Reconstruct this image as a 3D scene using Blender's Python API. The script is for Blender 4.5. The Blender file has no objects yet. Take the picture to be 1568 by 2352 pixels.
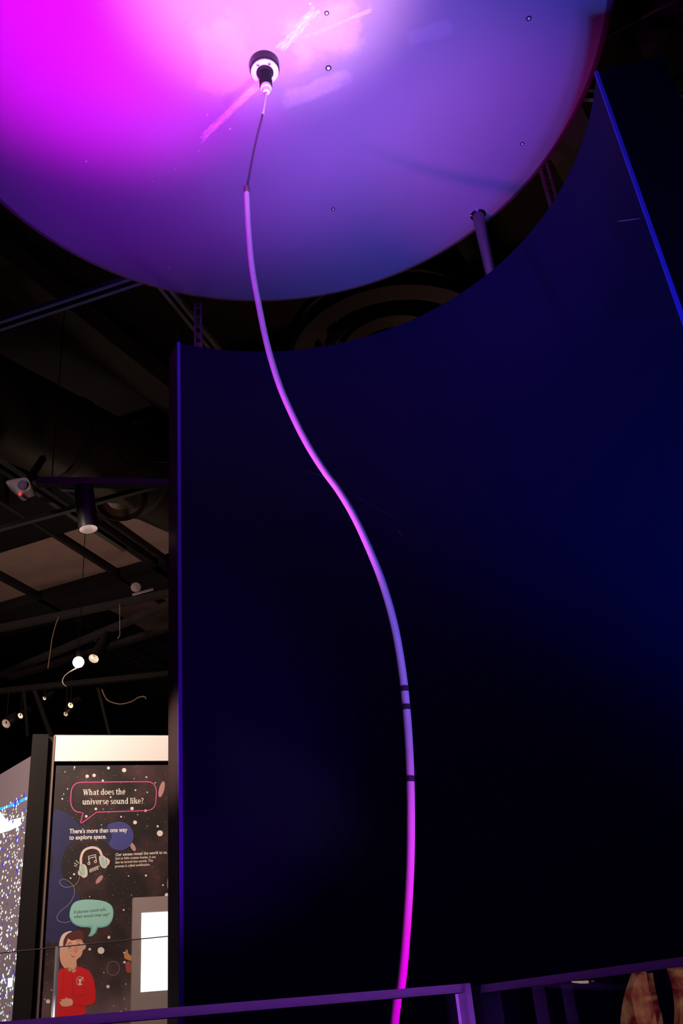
import bpy, math, random
import numpy as np
from mathutils import Vector, Matrix

# ------------------------------------------------------------------ camera
SC = bpy.context.scene
F, W, H = 2150.0, 1568.0, 2352.0
CAM = np.array([0.0, 0.0, 1.15])
_d = np.array([395.0 - W / 2, H / 2 + 2600.0, -F]); UP = _d / np.linalg.norm(_d)
_f = np.array([0, 0, -1.0]); _f -= (_f @ UP) * UP; FWD = _f / np.linalg.norm(_f)
RIGHT = np.cross(FWD, UP)
ROT = np.array([RIGHT, FWD, UP])
cam = bpy.data.objects.new('camera', bpy.data.cameras.new('camera'))
SC.collection.objects.link(cam)
cam.data.sensor_fit = 'VERTICAL'; cam.data.sensor_height = 36.0; cam.data.lens = 36.0 * F / H
cam.data.clip_start = 0.05
M4 = Matrix.Identity(4)
for i in range(3):
    for j in range(3):
        M4[i][j] = ROT[i][j]
    M4[i][3] = CAM[i]
cam.matrix_world = M4
SC.camera = cam


def ray(x, y):
    r = ROT @ np.array([x - W / 2, H / 2 - y, -F])
    return r / np.linalg.norm(r)


def atz(x, y, z):
    r = ray(x, y); return CAM + r * ((z - CAM[2]) / r[2])


def aty(x, y, Y):
    r = ray(x, y); return CAM + r * (Y / r[1])


def atp(x, y, p0, n, off=0.0):
    r = ray(x, y); t = ((p0 - CAM) @ n) / (r @ n)
    return CAM + r * t + n * off


# ------------------------------------------------------------------ world, exposure, lights
SC.view_settings.view_transform = 'Standard'
SC.view_settings.look = 'None'
SC.view_settings.gamma = 1.0
SC.view_settings.use_curve_mapping = False
SC.view_settings.exposure = 0.0
wd = bpy.data.worlds.new('world'); SC.world = wd; wd.use_nodes = True
wd.node_tree.nodes['Background'].inputs[0].default_value = (0.01, 0.008, 0.01, 1)
wd.node_tree.nodes['Background'].inputs[1].default_value = 0.06

HD = CAM[2] + 2.6                      # height of the disc's underside
HW = CAM[2] + 2.2425                   # top of the curved partition
C = np.array([-0.094, 1.794])          # common axis of disc and partition
RD, RW = 1.032, 0.919


def lamp(name, kind, loc, col, power, target=None, size=0.05, angle=60, blend=0.5):
    L = bpy.data.lights.new(name, kind); L.color = col; L.energy = power
    if kind == 'AREA':
        L.size = size
    else:
        L.shadow_soft_size = size
    if kind == 'SPOT':
        L.spot_size = math.radians(angle); L.spot_blend = blend
    o = bpy.data.objects.new(name, L); SC.collection.objects.link(o)
    o.location = [float(v) for v in loc]
    if target is not None:
        o.rotation_euler = (Vector([float(v) for v in target]) - o.location).to_track_quat('-Z', 'Y').to_euler()
    return o


def disc(x, y):
    return atz(x, y, HD)


# colour wash lamps that stand round the foot of the whirling cord, aimed up at the disc; some added fill spots follow
lamp('magenta_wash', 'SPOT', (-0.62, 1.45, 0.86), (0.80, 0.0, 1.0), 1100, disc(230, 0), 0.12, 27, 1.0)
lamp('magenta_fill', 'SPOT', (-0.45, 1.55, 0.86), (0.45, 0.0, 1.0), 190, disc(380, 270), 0.12, 34, 1.0)
lamp('pink_wash', 'SPOT', (0.10, 1.25, 0.86), (1.0, 0.46, 1.0), 900, disc(620, -75), 0.12, 18, 0.8)
lamp('blue_wash', 'SPOT', (0.55, 1.50, 0.86), (0.03, 0.035, 1.0), 165, disc(1020, 300), 0.35, 52, 1.0)
lamp('violet_wash', 'SPOT', (0.25, 1.35, 0.86), (0.46, 0.17, 1.0), 540, disc(770, 200), 0.35, 26, 1.0)
lamp('blue_edge_wash', 'SPOT', (0.30, 1.15, 0.90), (0.05, 0.13, 1.0), 125, (0.92, 2.0, 3.35), 0.08, 66, 1.0)
lamp('cord_wash', 'SPOT', (0.55, 1.10, 0.80), (1.0, 0.0, 1.0), 36, (0.07, 1.79, 1.32), 0.03, 30, 0.8)
lamp('cord_upper_wash', 'SPOT', (-0.75, 1.30, 0.95), (1.0, 0.06, 1.0), 120, (0.02, 1.79, 2.35), 0.03, 22, 0.9)
lamp('blue_left_wash', 'SPOT', (-0.35, 2.0, 0.86), (0.05, 0.03, 1.0), 75, (-1.25, 2.05, 3.9), 0.1, 38, 1.0)
lamp('added_glass_edge_fill', 'SPOT', (-1.35, 1.7, 2.1), (0.95, 0.85, 1.0), 150, (-1.0, 3.02, 1.28), 0.02, 6, 0.8)  # added unseen spot that whitens the end edge of the far glass
lamp('added_barrier_fill', 'SPOT', (-0.05, 1.42, 0.95), (0.46, 0.10, 1.0), 30, (0.0, 1.0, 1.19), 0.04, 150, 0.6)  # added fill spot, only brightens the edges of the near glass barrier
lamp('added_diffuser_fill', 'SPOT', (1.3, 5.6, 2.4), (1.0, 0.50, 0.38), 60, (0.4, 4.2, 4.6), 0.2, 80, 1.0)  # added lamp hidden behind the partition to bring out the diffuser rings
lamp('added_sensor_fill', 'SPOT', (-1.9, 1.6, 3.1), (1.0, 0.75, 0.75), 40, aty(45, 1115, 4.3), 0.03, 9, 0.8)  # added out-of-view spot that brightens the ceiling sensor
lamp('corner_spot', 'SPOT', (-1.5, 2.1, 2.5), (1.0, 0.64, 0.46), 60, (-0.53, 2.65, 1.92), 0.03, 15, 1.0)


# ------------------------------------------------------------------ materials


def mat(name, col, rough=0.6, metal=0.0, emit=None, est=1.0, noise=None, bump=None, trans=0.0, alpha=None, spec=0.5):
    m = bpy.data.materials.new(name); m.use_nodes = True
    nt = m.node_tree; b = nt.nodes['Principled BSDF']
    b.inputs['Base Color'].default_value = (*col, 1)
    b.inputs['Roughness'].default_value = rough
    b.inputs['Metallic'].default_value = metal
    b.inputs['Specular IOR Level'].default_value = spec
    if emit:
        b.inputs['Emission Color'].default_value = (*emit, 1); b.inputs['Emission Strength'].default_value = est
    if trans:
        b.inputs['Transmission Weight'].default_value = trans; b.inputs['IOR'].default_value = 1.5
    if noise or bump:
        tc = nt.nodes.new('ShaderNodeTexCoord')
        nz = nt.nodes.new('ShaderNodeTexNoise'); nt.links.new(tc.outputs['Object'], nz.inputs['Vector'])
        nz.inputs['Scale'].default_value = (noise or bump)[0]; nz.inputs['Detail'].default_value = 6
        if noise:
            k = noise[1]
            mx = nt.nodes.new('ShaderNodeMix'); mx.data_type = 'RGBA'
            mx.inputs[6].default_value = (*[c * (1 - k) for c in col], 1)
            mx.inputs[7].default_value = (*[min(1, c * (1 + k)) for c in col], 1)
            nt.links.new(nz.outputs['Fac'], mx.inputs[0]); nt.links.new(mx.outputs[2], b.inputs['Base Color'])
        if bump:
            bp = nt.nodes.new('ShaderNodeBump'); bp.inputs['Strength'].default_value = bump[1]; bp.inputs['Distance'].default_value = 0.002
            nt.links.new(nz.outputs['Fac'], bp.inputs['Height']); nt.links.new(bp.outputs[0], b.inputs['Normal'])
    return m


def disc_material():
    m = bpy.data.materials.new('painted_disc'); m.use_nodes = True
    nt = m.node_tree; N = nt.nodes; L = nt.links; b = N['Principled BSDF']
    b.inputs['Roughness'].default_value = 0.75
    tc = N.new('ShaderNodeTexCoord')

    def math_(op, a, bb=None):
        n = N.new('ShaderNodeMath'); n.operation = op
        for i, v in enumerate((a, bb)):
            if v is None: continue
            if isinstance(v, (int, float)): n.inputs[i].default_value = v
            else: L.new(v, n.inputs[i])
        return n.outputs[0]

    def noise(scale, detail=5, vec=None, rough=0.6):
        n = N.new('ShaderNodeTexNoise'); n.inputs['Scale'].default_value = scale
        n.inputs['Detail'].default_value = detail; n.inputs['Roughness'].default_value = rough
        L.new(vec or tc.outputs['Object'], n.inputs['Vector']); return n.outputs['Fac']

    def ramp(v, a, bb):
        n = N.new('ShaderNodeMapRange'); n.inputs[1].default_value = a; n.inputs[2].default_value = bb
        L.new(v, n.inputs[0]); return n.outputs[0]

    grain = noise(260, 2)
    broad = noise(2.6, 4)

    def frame(cx, cy, ang, sx=1, sy=1):      # local x along a scuff
        mp = N.new('ShaderNodeMapping'); mp.vector_type = 'TEXTURE'
        mp.inputs['Location'].default_value = (cx, cy, 0); mp.inputs['Rotation'].default_value = (0, 0, ang)
        mp.inputs['Scale'].default_value = (sx, sy, 1); L.new(tc.outputs['Object'], mp.inputs['Vector'])
        sp = N.new('ShaderNodeSeparateXYZ'); L.new(mp.outputs[0], sp.inputs[0]); return mp.outputs[0], sp

    total = None
    # scuffs and old filler smears of the underside: (from pixel, to pixel, half width in m, strength)
    for (p, q, hw, st, soft) in SCUFFS:
        a = disc(*p)[:2] - C; e = disc(*q)[:2] - C; v = e - a; ln = np.linalg.norm(v)
        vec, sp = frame((a[0] + e[0]) / 2, (a[1] + e[1]) / 2, math.atan2(v[1], v[0]), ln / 2, hw)
        ax = math_('ABSOLUTE', sp.outputs[0]); ay = math_('ABSOLUTE', sp.outputs[1])
        wob = math_('MULTIPLY', math_('SUBTRACT', noise(9 if soft else 16, 5), 0.5), 1.5)
        ex = ramp(math_('ADD', ax, wob), 1.0, 0.75); ey = ramp(math_('ADD', ay, wob), 1.0, 0.55)
        st_n = noise(3.0, 6, vec, 0.75) if not soft else math_('ADD', math_('MULTIPLY', noise(6.0, 8, None, 0.8), 0.7), math_('MULTIPLY', noise(170, 2), 0.3))
        msk = math_('MULTIPLY', math_('MULTIPLY', ex, ey), math_('MULTIPLY', ramp(st_n, 0.25 if soft else 0.38, 0.85 if soft else 0.62), st))
        total = msk if total is None else math_('MAXIMUM', total, msk)
    mx = N.new('ShaderNodeMix'); mx.data_type = 'RGBA'
    mx.inputs[6].default_value = (0.235, 0.23, 0.235, 1); mx.inputs[7].default_value = (0.325, 0.32, 0.325, 1)
    L.new(math_('ADD', math_('MULTIPLY', broad, 0.6), math_('MULTIPLY', grain, 0.5)), mx.inputs[0])
    m2 = N.new('ShaderNodeMix'); m2.data_type = 'RGBA'
    L.new(total, m2.inputs[0]); L.new(mx.outputs[2], m2.inputs[6]); m2.inputs[7].default_value = (0.78, 0.76, 0.78, 1)
    L.new(m2.outputs[2], b.inputs['Base Color'])
    bp = N.new('ShaderNodeBump'); bp.inputs['Strength'].default_value = 0.25; bp.inputs['Distance'].default_value = 0.001
    L.new(grain, bp.inputs['Height']); L.new(bp.outputs[0], b.inputs['Normal'])
    return m


SCUFFS = [((598, 190), (462, 318), 0.013, 1.0, False), ((640, 120), (735, 10), 0.020, 0.9, False),
          ((655, 108), (850, 40), 0.10, 0.45, True), ((640, 235), (800, 175), 0.035, 0.5, True),
          ((480, 40), (560, 230), 0.09, 0.30, True), ((930, 90), (1040, 60), 0.03, 0.18, True), ((500, 160), (470, 215), 0.05, 0.3, True), ((690, 90), (860, 20), 0.008, 0.7, False)]

M_disc = disc_material()
M_rim = mat('disc_rim_red_light_tint', (0.20, 0.06, 0.12), 0.6)  # reddish tint of the light on the rim, put into the base colour
M_blackmetal = mat('black_metal', (0.02, 0.02, 0.022), 0.4, 0.3)
M_white = mat('white_plate', (0.8, 0.8, 0.8), 0.35)
M_glint = mat('domed_screw_painted_glint', (0.97, 0.97, 0.97), 0.25)  # near-white base colour paints in the lamp glint on each screw
M_chrome = mat('chrome', (0.85, 0.85, 0.88), 0.12, 1.0)
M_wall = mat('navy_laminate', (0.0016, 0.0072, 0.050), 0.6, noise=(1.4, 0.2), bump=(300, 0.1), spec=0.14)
M_outer = mat('outer_dark_laminate', (0.0012, 0.0015, 0.011), 0.6, spec=0.15)
M_wallside = mat('brushed_dark_side', (0.22, 0.17, 0.19), 0.36, 0.5, noise=(60, 0.1))
M_edge = mat('edge_banding_blue_light_tint', (0.10, 0.10, 0.85), 0.6)  # blue light caught by the strip is painted into its base colour
M_cord = mat('white_rubber_cord', (0.9, 0.88, 0.9), 0.5, noise=(90, 0.05))
M_band = mat('dark_cord_band', (0.05, 0.04, 0.07), 0.6)
M_leader = mat('dark_leader', (0.10, 0.07, 0.12), 0.5)
M_glass = mat('clear_glass', (0.95, 0.97, 0.97), 0.0, trans=1.0)
M_gedge = mat('ground_glass_edge', (0.34, 0.26, 0.34), 0.55)
_n = M_gedge.node_tree; _t = _n.nodes.new('ShaderNodeBsdfTranslucent'); _t.inputs[0].default_value = (0.75, 0.7, 0.8, 1)
_m = _n.nodes.new('ShaderNodeMixShader'); _m.inputs[0].default_value = 0.6
_n.links.new(_n.nodes['Principled BSDF'].outputs[0], _m.inputs[1]); _n.links.new(_t.outputs[0], _m.inputs[2]); _n.links.new(_m.outputs[0], _n.nodes['Material Output'].inputs[0])
M_ceil = mat('black_ceiling', (0.012, 0.011, 0.011), 0.9, noise=(2, 0.4))
M_deck = mat('brown_ceiling_panel', (0.32, 0.22, 0.18), 0.9, noise=(9, 0.18), bump=(120, 0.4))
M_beam = mat('dark_steel_beam', (0.018, 0.015, 0.016), 0.7, noise=(5, 0.25))
M_duct = mat('dark_painted_duct', (0.03, 0.021, 0.018), 0.6, 0.0, noise=(3, 0.3))
M_black = mat('black_paint', (0.009, 0.009, 0.0095), 0.7, spec=0.2)
M_steel = mat('galvanised_steel', (0.28, 0.27, 0.28), 0.4, 0.9, noise=(40, 0.15))
M_floor = mat('dark_carpet', (0.03, 0.03, 0.035), 0.95, noise=(120, 0.5), bump=(200, 0.5))
M_warm = mat('lamp_reflector', (0.9, 0.85, 0.78), 0.25, 0.8, emit=(1.0, 0.78, 0.6), est=0.22)
M_bulb = mat('glowing_bulb', (1, 1, 1), 0.3, emit=(1.0, 0.78, 0.50), est=14)
M_plastic = mat('white_plastic', (0.8, 0.72, 0.74), 0.35)
M_redled = mat('red_indicator', (0.8, 0.05, 0.05), 0.4, emit=(1, 0.05, 0.04), est=0.8)
M_cable = mat('pale_cable', (0.30, 0.20, 0.15), 0.6)
M_bluecable = mat('blue_cable', (0.03, 0.10, 0.22), 0.5)

# ------------------------------------------------------------------ mesh helpers
WLOC = {}


def nrm(v):
    v = np.array(v, float); return v / np.linalg.norm(v)


class MB:
    def __init__(s): s.v = []; s.f = []

    def add(s, V, Fc):
        k = len(s.v); s.v += [tuple(map(float, p)) for p in V]; s.f += [tuple(i + k for i in f) for f in Fc]; return s

    def box(s, c, ax, ay, az):
        c, ax, ay, az = map(lambda q: np.array(q, float), (c, ax, ay, az))
        V = [c + i * ax + j * ay + k * az for k in (-1, 1) for j in (-1, 1) for i in (-1, 1)]
        return s.add(V, [(0, 2, 3, 1), (4, 5, 7, 6), (0, 1, 5, 4), (2, 6, 7, 3), (0, 4, 6, 2), (1, 3, 7, 5)])

    def bar(s, a, b, w, h, upv=(0, 0, 1)):          # rectangular bar from a to b
        a, b = np.array(a, float), np.array(b, float); d = nrm(b - a)
        sd = np.cross(d, upv)
        if np.linalg.norm(sd) < 1e-3: sd = np.cross(d, (1, 0, 0))
        sd = nrm(sd); u = np.cross(sd, d)
        return s.box((a + b) / 2, (b - a) / 2, sd * w / 2, u * h / 2)

    def tube(s, P, r, n=12, caps=True):
        P = [np.array(p, float) for p in P]; m = len(P)
        R = [r] * m if np.isscalar(r) else r
        t = [nrm(P[min(i + 1, m - 1)] - P[max(i - 1, 0)]) for i in range(m)]
        a = np.cross(t[0], (0, 0, 1));
        if np.linalg.norm(a) < 1e-3: a = np.cross(t[0], (1, 0, 0))
        a = nrm(a); V = []
        for i in range(m):
            a = nrm(a - (a @ t[i]) * t[i]); b = np.cross(t[i], a)
            for k in range(n):
                q = 2 * math.pi * k / n; V.append(P[i] + R[i] * (math.cos(q) * a + math.sin(q) * b))
        Fc = [(i * n + k, i * n + (k + 1) % n, (i + 1) * n + (k + 1) % n, (i + 1) * n + k) for i in range(m - 1) for k in range(n)]
        if caps: Fc += [tuple(range(n))[::-1], tuple((m - 1) * n + k for k in range(n))]
        return s.add(V, Fc)

    def lathe(s, c, axis, prof, n=48):              # prof: list of (radius, height along axis)
        axis = nrm(axis); a = np.cross(axis, (0, 0, 1))
        if np.linalg.norm(a) < 1e-3: a = np.array([1.0, 0, 0])
        a = nrm(a); b = np.cross(axis, a); c = np.array(c, float); V = []
        for (r, h) in prof:
            for k in range(n):
                q = 2 * math.pi * k / n; V.append(c + axis * h + r * (math.cos(q) * a + math.sin(q) * b))
        Fc = [(i * n + k, i * n + (k + 1) % n, (i + 1) * n + (k + 1) % n, (i + 1) * n + k) for i in range(len(prof) - 1) for k in range(n)]
        return s.add(V, Fc)

    def build(s, name, m, parent=None, smooth=False, label=None, kind=None):
        off = WLOC.get(parent.name, (0, 0, 0)) if parent else (0, 0, 0)
        me = bpy.data.meshes.new(name)
        me.from_pydata([tuple(p[i] - off[i] for i in range(3)) for p in s.v], [], s.f)
        if smooth:
            me.polygons.foreach_set('use_smooth', [True] * len(me.polygons))
        me.update()
        o = bpy.data.objects.new(name, me); SC.collection.objects.link(o)
        if isinstance(m, (list, tuple)):
            for q in m: me.materials.append(q)
        else: me.materials.append(m)
        if smooth:
            me.set_sharp_from_angle(angle=math.radians(38))
        if parent: o.parent = parent
        WLOC[o.name] = off
        if label: o['label'] = label
        if kind: o['kind'] = kind
        return o


def thing(name, label, cat, loc, group=None):
    o = bpy.data.objects.new(name, None); SC.collection.objects.link(o)
    loc = tuple(float(v) for v in loc); o.location = loc; o.empty_display_size = 0.05
    WLOC[o.name] = loc
    o['label'] = label; o['category'] = cat
    if group: o['group'] = group
    return o


def tag(o, label, cat, group=None):
    o['label'] = label; o['category'] = cat
    if group: o['group'] = group
    return o


def spline(P, n=8, closed=False):
    P = [np.array(p, float) for p in P]; m = len(P); out = []
    for i in range(m if closed else m - 1):
        g = (lambda k: P[k % m]) if closed else (lambda k: P[min(max(k, 0), m - 1)])
        a, b, c, d = g(i - 1), g(i), g(i + 1), g(i + 2)
        for k in range(n):
            t = k / n
            out.append(0.5 * ((2 * b) + (c - a) * t + (2 * a - 5 * b + 4 * c - d) * t * t + (3 * b - a - 3 * c + d) * t ** 3))
    if not closed: out.append(P[-1])
    return out


# ------------------------------------------------------------------ setting
MB().box((-1.0, 3.5, -0.05), (6.5, 0, 0), (0, 7.5, 0), (0, 0, 0.05)).build('floor', M_floor, kind='structure')
ZC = 5.75
MB().box((-1.0, 3.5, ZC + 0.05), (6.5, 0, 0), (0, 7.5, 0), (0, 0, 0.05)).build('ceiling', M_ceil, kind='structure')
MB().box((-1.0, 11.05, ZC / 2), (6.5, 0, 0), (0, 0.05, 0), (0, 0, ZC / 2)).build('wall_back', M_ceil, kind='structure')
MB().box((5.55, 3.5, ZC / 2), (0.05, 0, 0), (0, 7.5, 0), (0, 0, ZC / 2)).build('wall_right', M_ceil, kind='structure')
MB().box((-7.55, 3.5, ZC / 2), (0.05, 0, 0), (0, 7.5, 0), (0, 0, ZC / 2)).build('wall_left', M_ceil, kind='structure')
MB().box((-1.0, -4.05, ZC / 2), (6.5, 0, 0), (0, 0.05, 0), (0, 0, ZC / 2)).build('wall_front', M_ceil, kind='structure')

# ------------------------------------------------------------------ disc
D = thing('suspended_disc', 'large round violet-lit disc hanging overhead above the curved partition', 'disc', (C[0], C[1], HD))
bmo = MB()
n = 160
ring = [(RD * k, 0) for k in (0.0005, 0.25, 0.5, 0.75, 1.0)]
bmo.lathe((C[0], C[1], HD), (0, 0, 1), ring, n)
bmo.build('underside', M_disc, D, True)
rise = 0.040
MB().lathe((C[0], C[1], HD), (0, 0, 1), [(RD, 0), (RD + 0.008, 0.003), (RD + 0.024, 0.014), (RD + 0.030, 0.024), (RD + 0.030, 0.07), (RD - 0.05, 0.075), (0.01, 0.075)], n).build('rim', M_rim, D, True, label='dark bevelled rim with red light painted into its colour')
for (x, y, r) in [(754, 156, 8), (765, 480, 6), (1214, 42, 7), (1199, 330, 6), (528, 296, 5), (476, 263, 4), (198, 370, 5), (389, 614, 5),
                  (750, 30, 6), (712, 8, 5), (245, 549, 3), (463, 315, 3), (456, 346, 3), (352, 416, 3), (403, 388, 3), (372, 449, 2.5), (403, 443, 2.5)]:
    p = disc(x, y); r = r * 0.0009
    o = MB().lathe(p, (0, 0, -1), [(r * (1.3 if r > 0.005 else 0.7), 0.0002), (r * (1.3 if r > 0.005 else 0.7), 0.0012), (r * 0.5, 0.0012)], 20).build('washer', M_blackmetal, D)
    MB().lathe(p, (0, 0, -1), [(r * 0.75, 0.0005), (r * 0.7, r * 0.4), (r * 0.4, r * 0.7), (0.0001, r * 0.8)], 16).build('screw', M_glint, o, True)

# hub that carries the cord
HB = thing('cord_hub', 'black and white motor hub bolted to the centre of the overhead disc', 'motor hub', (C[0], C[1], HD))
c = np.array([C[0], C[1], HD])
MB().lathe(c, (0, 0, -1), [(0.045, 0.0), (0.045, 0.031), (0.0425, 0.034), (0.01, 0.034)], 48).build('collar', M_blackmetal, HB, True)
MB().lathe(c, (0, 0, -1), [(0.041, 0.034), (0.042, 0.036), (0.042, 0.040), (0.040, 0.042), (0.022, 0.042)], 48).build('flange', M_white, HB, True)
MB().lathe(c, (0, 0, -1), [(0.026, 0.042), (0.026, 0.046), (0.022, 0.050), (0.018, 0.050)], 32).build('seal_ring', M_blackmetal, HB, True)
MB().lathe(c, (0, 0, -1), [(0.019, 0.046), (0.019, 0.105), (0.017, 0.108), (0.001, 0.108)], 32).build('shaft', M_black, HB, True)
MB().lathe(c, (0, 0, -1), [(0.0165, 0.108), (0.0165, 0.118), (0.012, 0.122), (0.012, 0.128), (0.010, 0.135), (0.001, 0.135)], 32).build('nozzle', M_white, HB, True, label='white ring tip')
for a in (-0.5, 0.5, 2.6, -2.6):
    q = c + np.array([0.033 * math.sin(a), 0.033 * math.cos(a), 0])
    MB().lathe(q, (0, 0, -1), [(0.0045, 0.042), (0.0045, 0.0445), (0.002, 0.0455), (0.0001, 0.0455)], 12).build('bolt', M_steel, HB, True)

# ------------------------------------------------------------------ curved partition
CP = thing('curved_partition', 'tall curved dark navy partition wrapping behind the hanging cord', 'partition', (C[0], C[1], 0))
aL, aR = math.atan2(-0.195, 0.365), math.atan2(0.406, -0.055)   # azimuths of its two ends


def wp(a, r, z): return (C[0] + r * math.sin(a), C[1] + r * math.cos(a), z)


NS = 96
b1, b2, b3 = MB(), MB(), MB()
th = lambda t: 0.10 + 0.08 * t
for bb, (ra, rb) in ((b1, (0, 0)),):
    V = []
    for i in range(NS + 1):
        t = i / NS; a = aL + (aR - aL) * t; V += [wp(a, RW, 0), wp(a, RW, HW)]
    b1.add(V, [(2 * i, 2 * i + 1, 2 * i + 3, 2 * i + 2) for i in range(NS)])
V = []
for i in range(NS + 1):
    t = i / NS; a = aL + (aR - aL) * t
    V += [wp(a, RW, HW), wp(a, RW + th(t), HW), wp(a, RW + th(t), 0)]
b2.add(V, [(3 * i, 3 * i + 1, 3 * i + 4, 3 * i + 3) for i in range(NS)] + [(3 * i + 1, 3 * i + 2, 3 * i + 5, 3 * i + 4) for i in range(NS)])
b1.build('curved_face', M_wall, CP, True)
b2.build('outer_shell', M_black, CP, True)
for t, a in ((0, aL), (1, aR)):
    s_ = 1 if t else -1
    da = 0.004
    MB().add([wp(a, RW + 0.004, 0), wp(a, RW + th(t), 0), wp(a, RW + th(t), HW), wp(a, RW + 0.004, HW)], [(0, 1, 2, 3)]).build('end_panel', M_wallside if t == 0 else M_outer, CP)
    e = MB(); w = 0.011 if t == 0 else 0.009
    tang = np.array([math.cos(a), -math.sin(a), 0]) * s_; rad = np.array([math.sin(a), math.cos(a), 0])
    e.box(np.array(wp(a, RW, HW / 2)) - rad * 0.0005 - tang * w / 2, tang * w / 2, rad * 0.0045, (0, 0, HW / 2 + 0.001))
    e.build('edge_strip', M_edge, CP, label='bright vertical edge strip with blue light painted into its colour')
# scratches in the laminate
for (x0, y0, x1, y1, wd_) in ((1415, 509, 1472, 501, 2.2), (695, 1079, 760, 1100, 1.0), (912, 1215, 924, 1231, 1.4), (800, 1130, 905, 1190, 0.6)):
    pts = []
    for k in range(7):
        t = k / 6; r = ray(x0 + (x1 - x0) * t, y0 + (y1 - y0) * t)
        # intersect with the curved face
        A = r[0] ** 2 + r[1] ** 2; B = -2 * (r[0] * C[0] + r[1] * C[1]); Q = C @ C - (RW - 0.0012) ** 2
        s_ = (-B + math.sqrt(B * B - 4 * A * Q)) / (2 * A); pts.append(CAM + r * s_)
    MB().tube(pts, [0.0002] + [0.0007 * wd_] * 5 + [0.0002], 6).build('scratch', mat('pale_scratch', (0.3, 0.3, 0.32), 0.6), CP)

# support pole of the disc, standing on the floor behind the partition
pa = math.atan2(0.66, 0.88)
pl = disc(1097, 492); base = np.array([pl[0], pl[1]])
PT = thing('support_pole', 'blue-lit steel pole rising behind the partition to the disc edge', 'pole', (pl[0], pl[1], 0))
MB().tube([(pl[0], pl[1], 0.006), (pl[0], pl[1], HD - 0.002)], 0.0215, 24).build('tube', M_steel, PT, True)
MB().lathe((pl[0], pl[1], 0), (0, 0, 1), [(0.001, 0), (0.07, 0), (0.07, 0.008), (0.022, 0.010)], 24).build('foot_plate', M_steel, PT, True)
MB().lathe((pl[0], pl[1], HD), (0, 0, -1), [(0.029, 0.0), (0.029, 0.005), (0.023, 0.008)], 24).build('socket_ring', M_chrome, PT, True)

# ------------------------------------------------------------------ cord
cordpx = [(566, 436), (570, 520), (578, 610), (592, 690), (613, 790), (640, 880), (672, 955), (708, 1025), (745, 1083), (778, 1128),
          (812, 1185), (845, 1255), (877, 1335), (904, 1430), (922, 1530), (934, 1640), (941, 1760), (943, 1880), (941, 2000), (934, 2120), (925, 2230), (910, 2352)]
P = [aty(x, y, 1.80 + 0.03 * math.sin(i * 0.3)) for i, (x, y) in enumerate(cordpx)]
end = np.array([C[0] + 0.02, C[1], 0.77])
P2 = P + [P[-1] * 0.7 + end * 0.3 + np.array([-0.01, 0, -0.02]), P[-1] * 0.3 + end * 0.7, end]
S = spline(P2, 8)
tip = np.array([C[0], C[1], HD - 0.133])
CD = thing('hanging_rope', 'magenta-lit white rope bent in a long wave below the disc hub', 'rope', (end[0], end[1], end[2]))
MB().tube(S, 0.0078, 20).build('cord_body', M_cord, CD, True)
lead = spline([tip, aty(603, 262, 1.79), aty(585, 335, 1.80), P[0]], 8)
MB().tube(lead[:9], 0.0042, 12).build('sleeve', M_white, CD, True, label='short pale sleeve under the hub')
MB().tube(lead[8:], 0.0032, 12).build('leader', M_leader, CD, True, label='thin dark leader')
MB().lathe(P[0], nrm(P[1] - P[0]), [(0.003, -0.012), (0.0088, -0.010), (0.0088, 0.012), (0.0078, 0.013)], 20).build('ferrule', M_steel, CD, True)
for yy in (1585, 1628, 1785):
    k = min(range(len(S)), key=lambda i: abs((lambda q: 1)(0)) if False else abs(np.degrees(math.atan2(S[i][2] - CAM[2], S[i][1])) - np.degrees(math.atan2(aty(935, yy, 1.8)[2] - CAM[2], 1.8))))
    MB().tube([S[k] - nrm(S[k + 1] - S[k]) * 0.005, S[k] + nrm(S[k + 1] - S[k]) * 0.005], 0.0082, 20).build('dark_band', M_band, CD, True)

# plinth with the lower swivel (below the picture)
PL = thing('cord_plinth', 'low black plinth under the cord holding the colour wash lamps', 'plinth', (C[0], C[1], 0))
MB().lathe((C[0], C[1], 0), (0, 0, 1), [(0.001, 0), (0.30, 0), (0.30, 0.68), (0.28, 0.70), (0.001, 0.70)], 48).build('body', M_black, PL, True)
MB().lathe((end[0], end[1], 0.70), (0, 0, 1), [(0.05, 0), (0.05, 0.02), (0.02, 0.03), (0.02, 0.07), (0.001, 0.072)], 32).build('lower_swivel', M_steel, PL, True)


M_gwhite = mat('white_glass_edge', (0.95, 0.95, 0.97), 0.4)
M_bronze_edge = mat('amber_edge', (0.5, 0.4, 0.25), 0.3)
# ------------------------------------------------------------------ glass barriers
M_gdark = mat('blue_grey_glass_end', (0.06, 0.08, 0.14), 0.5)


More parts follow.
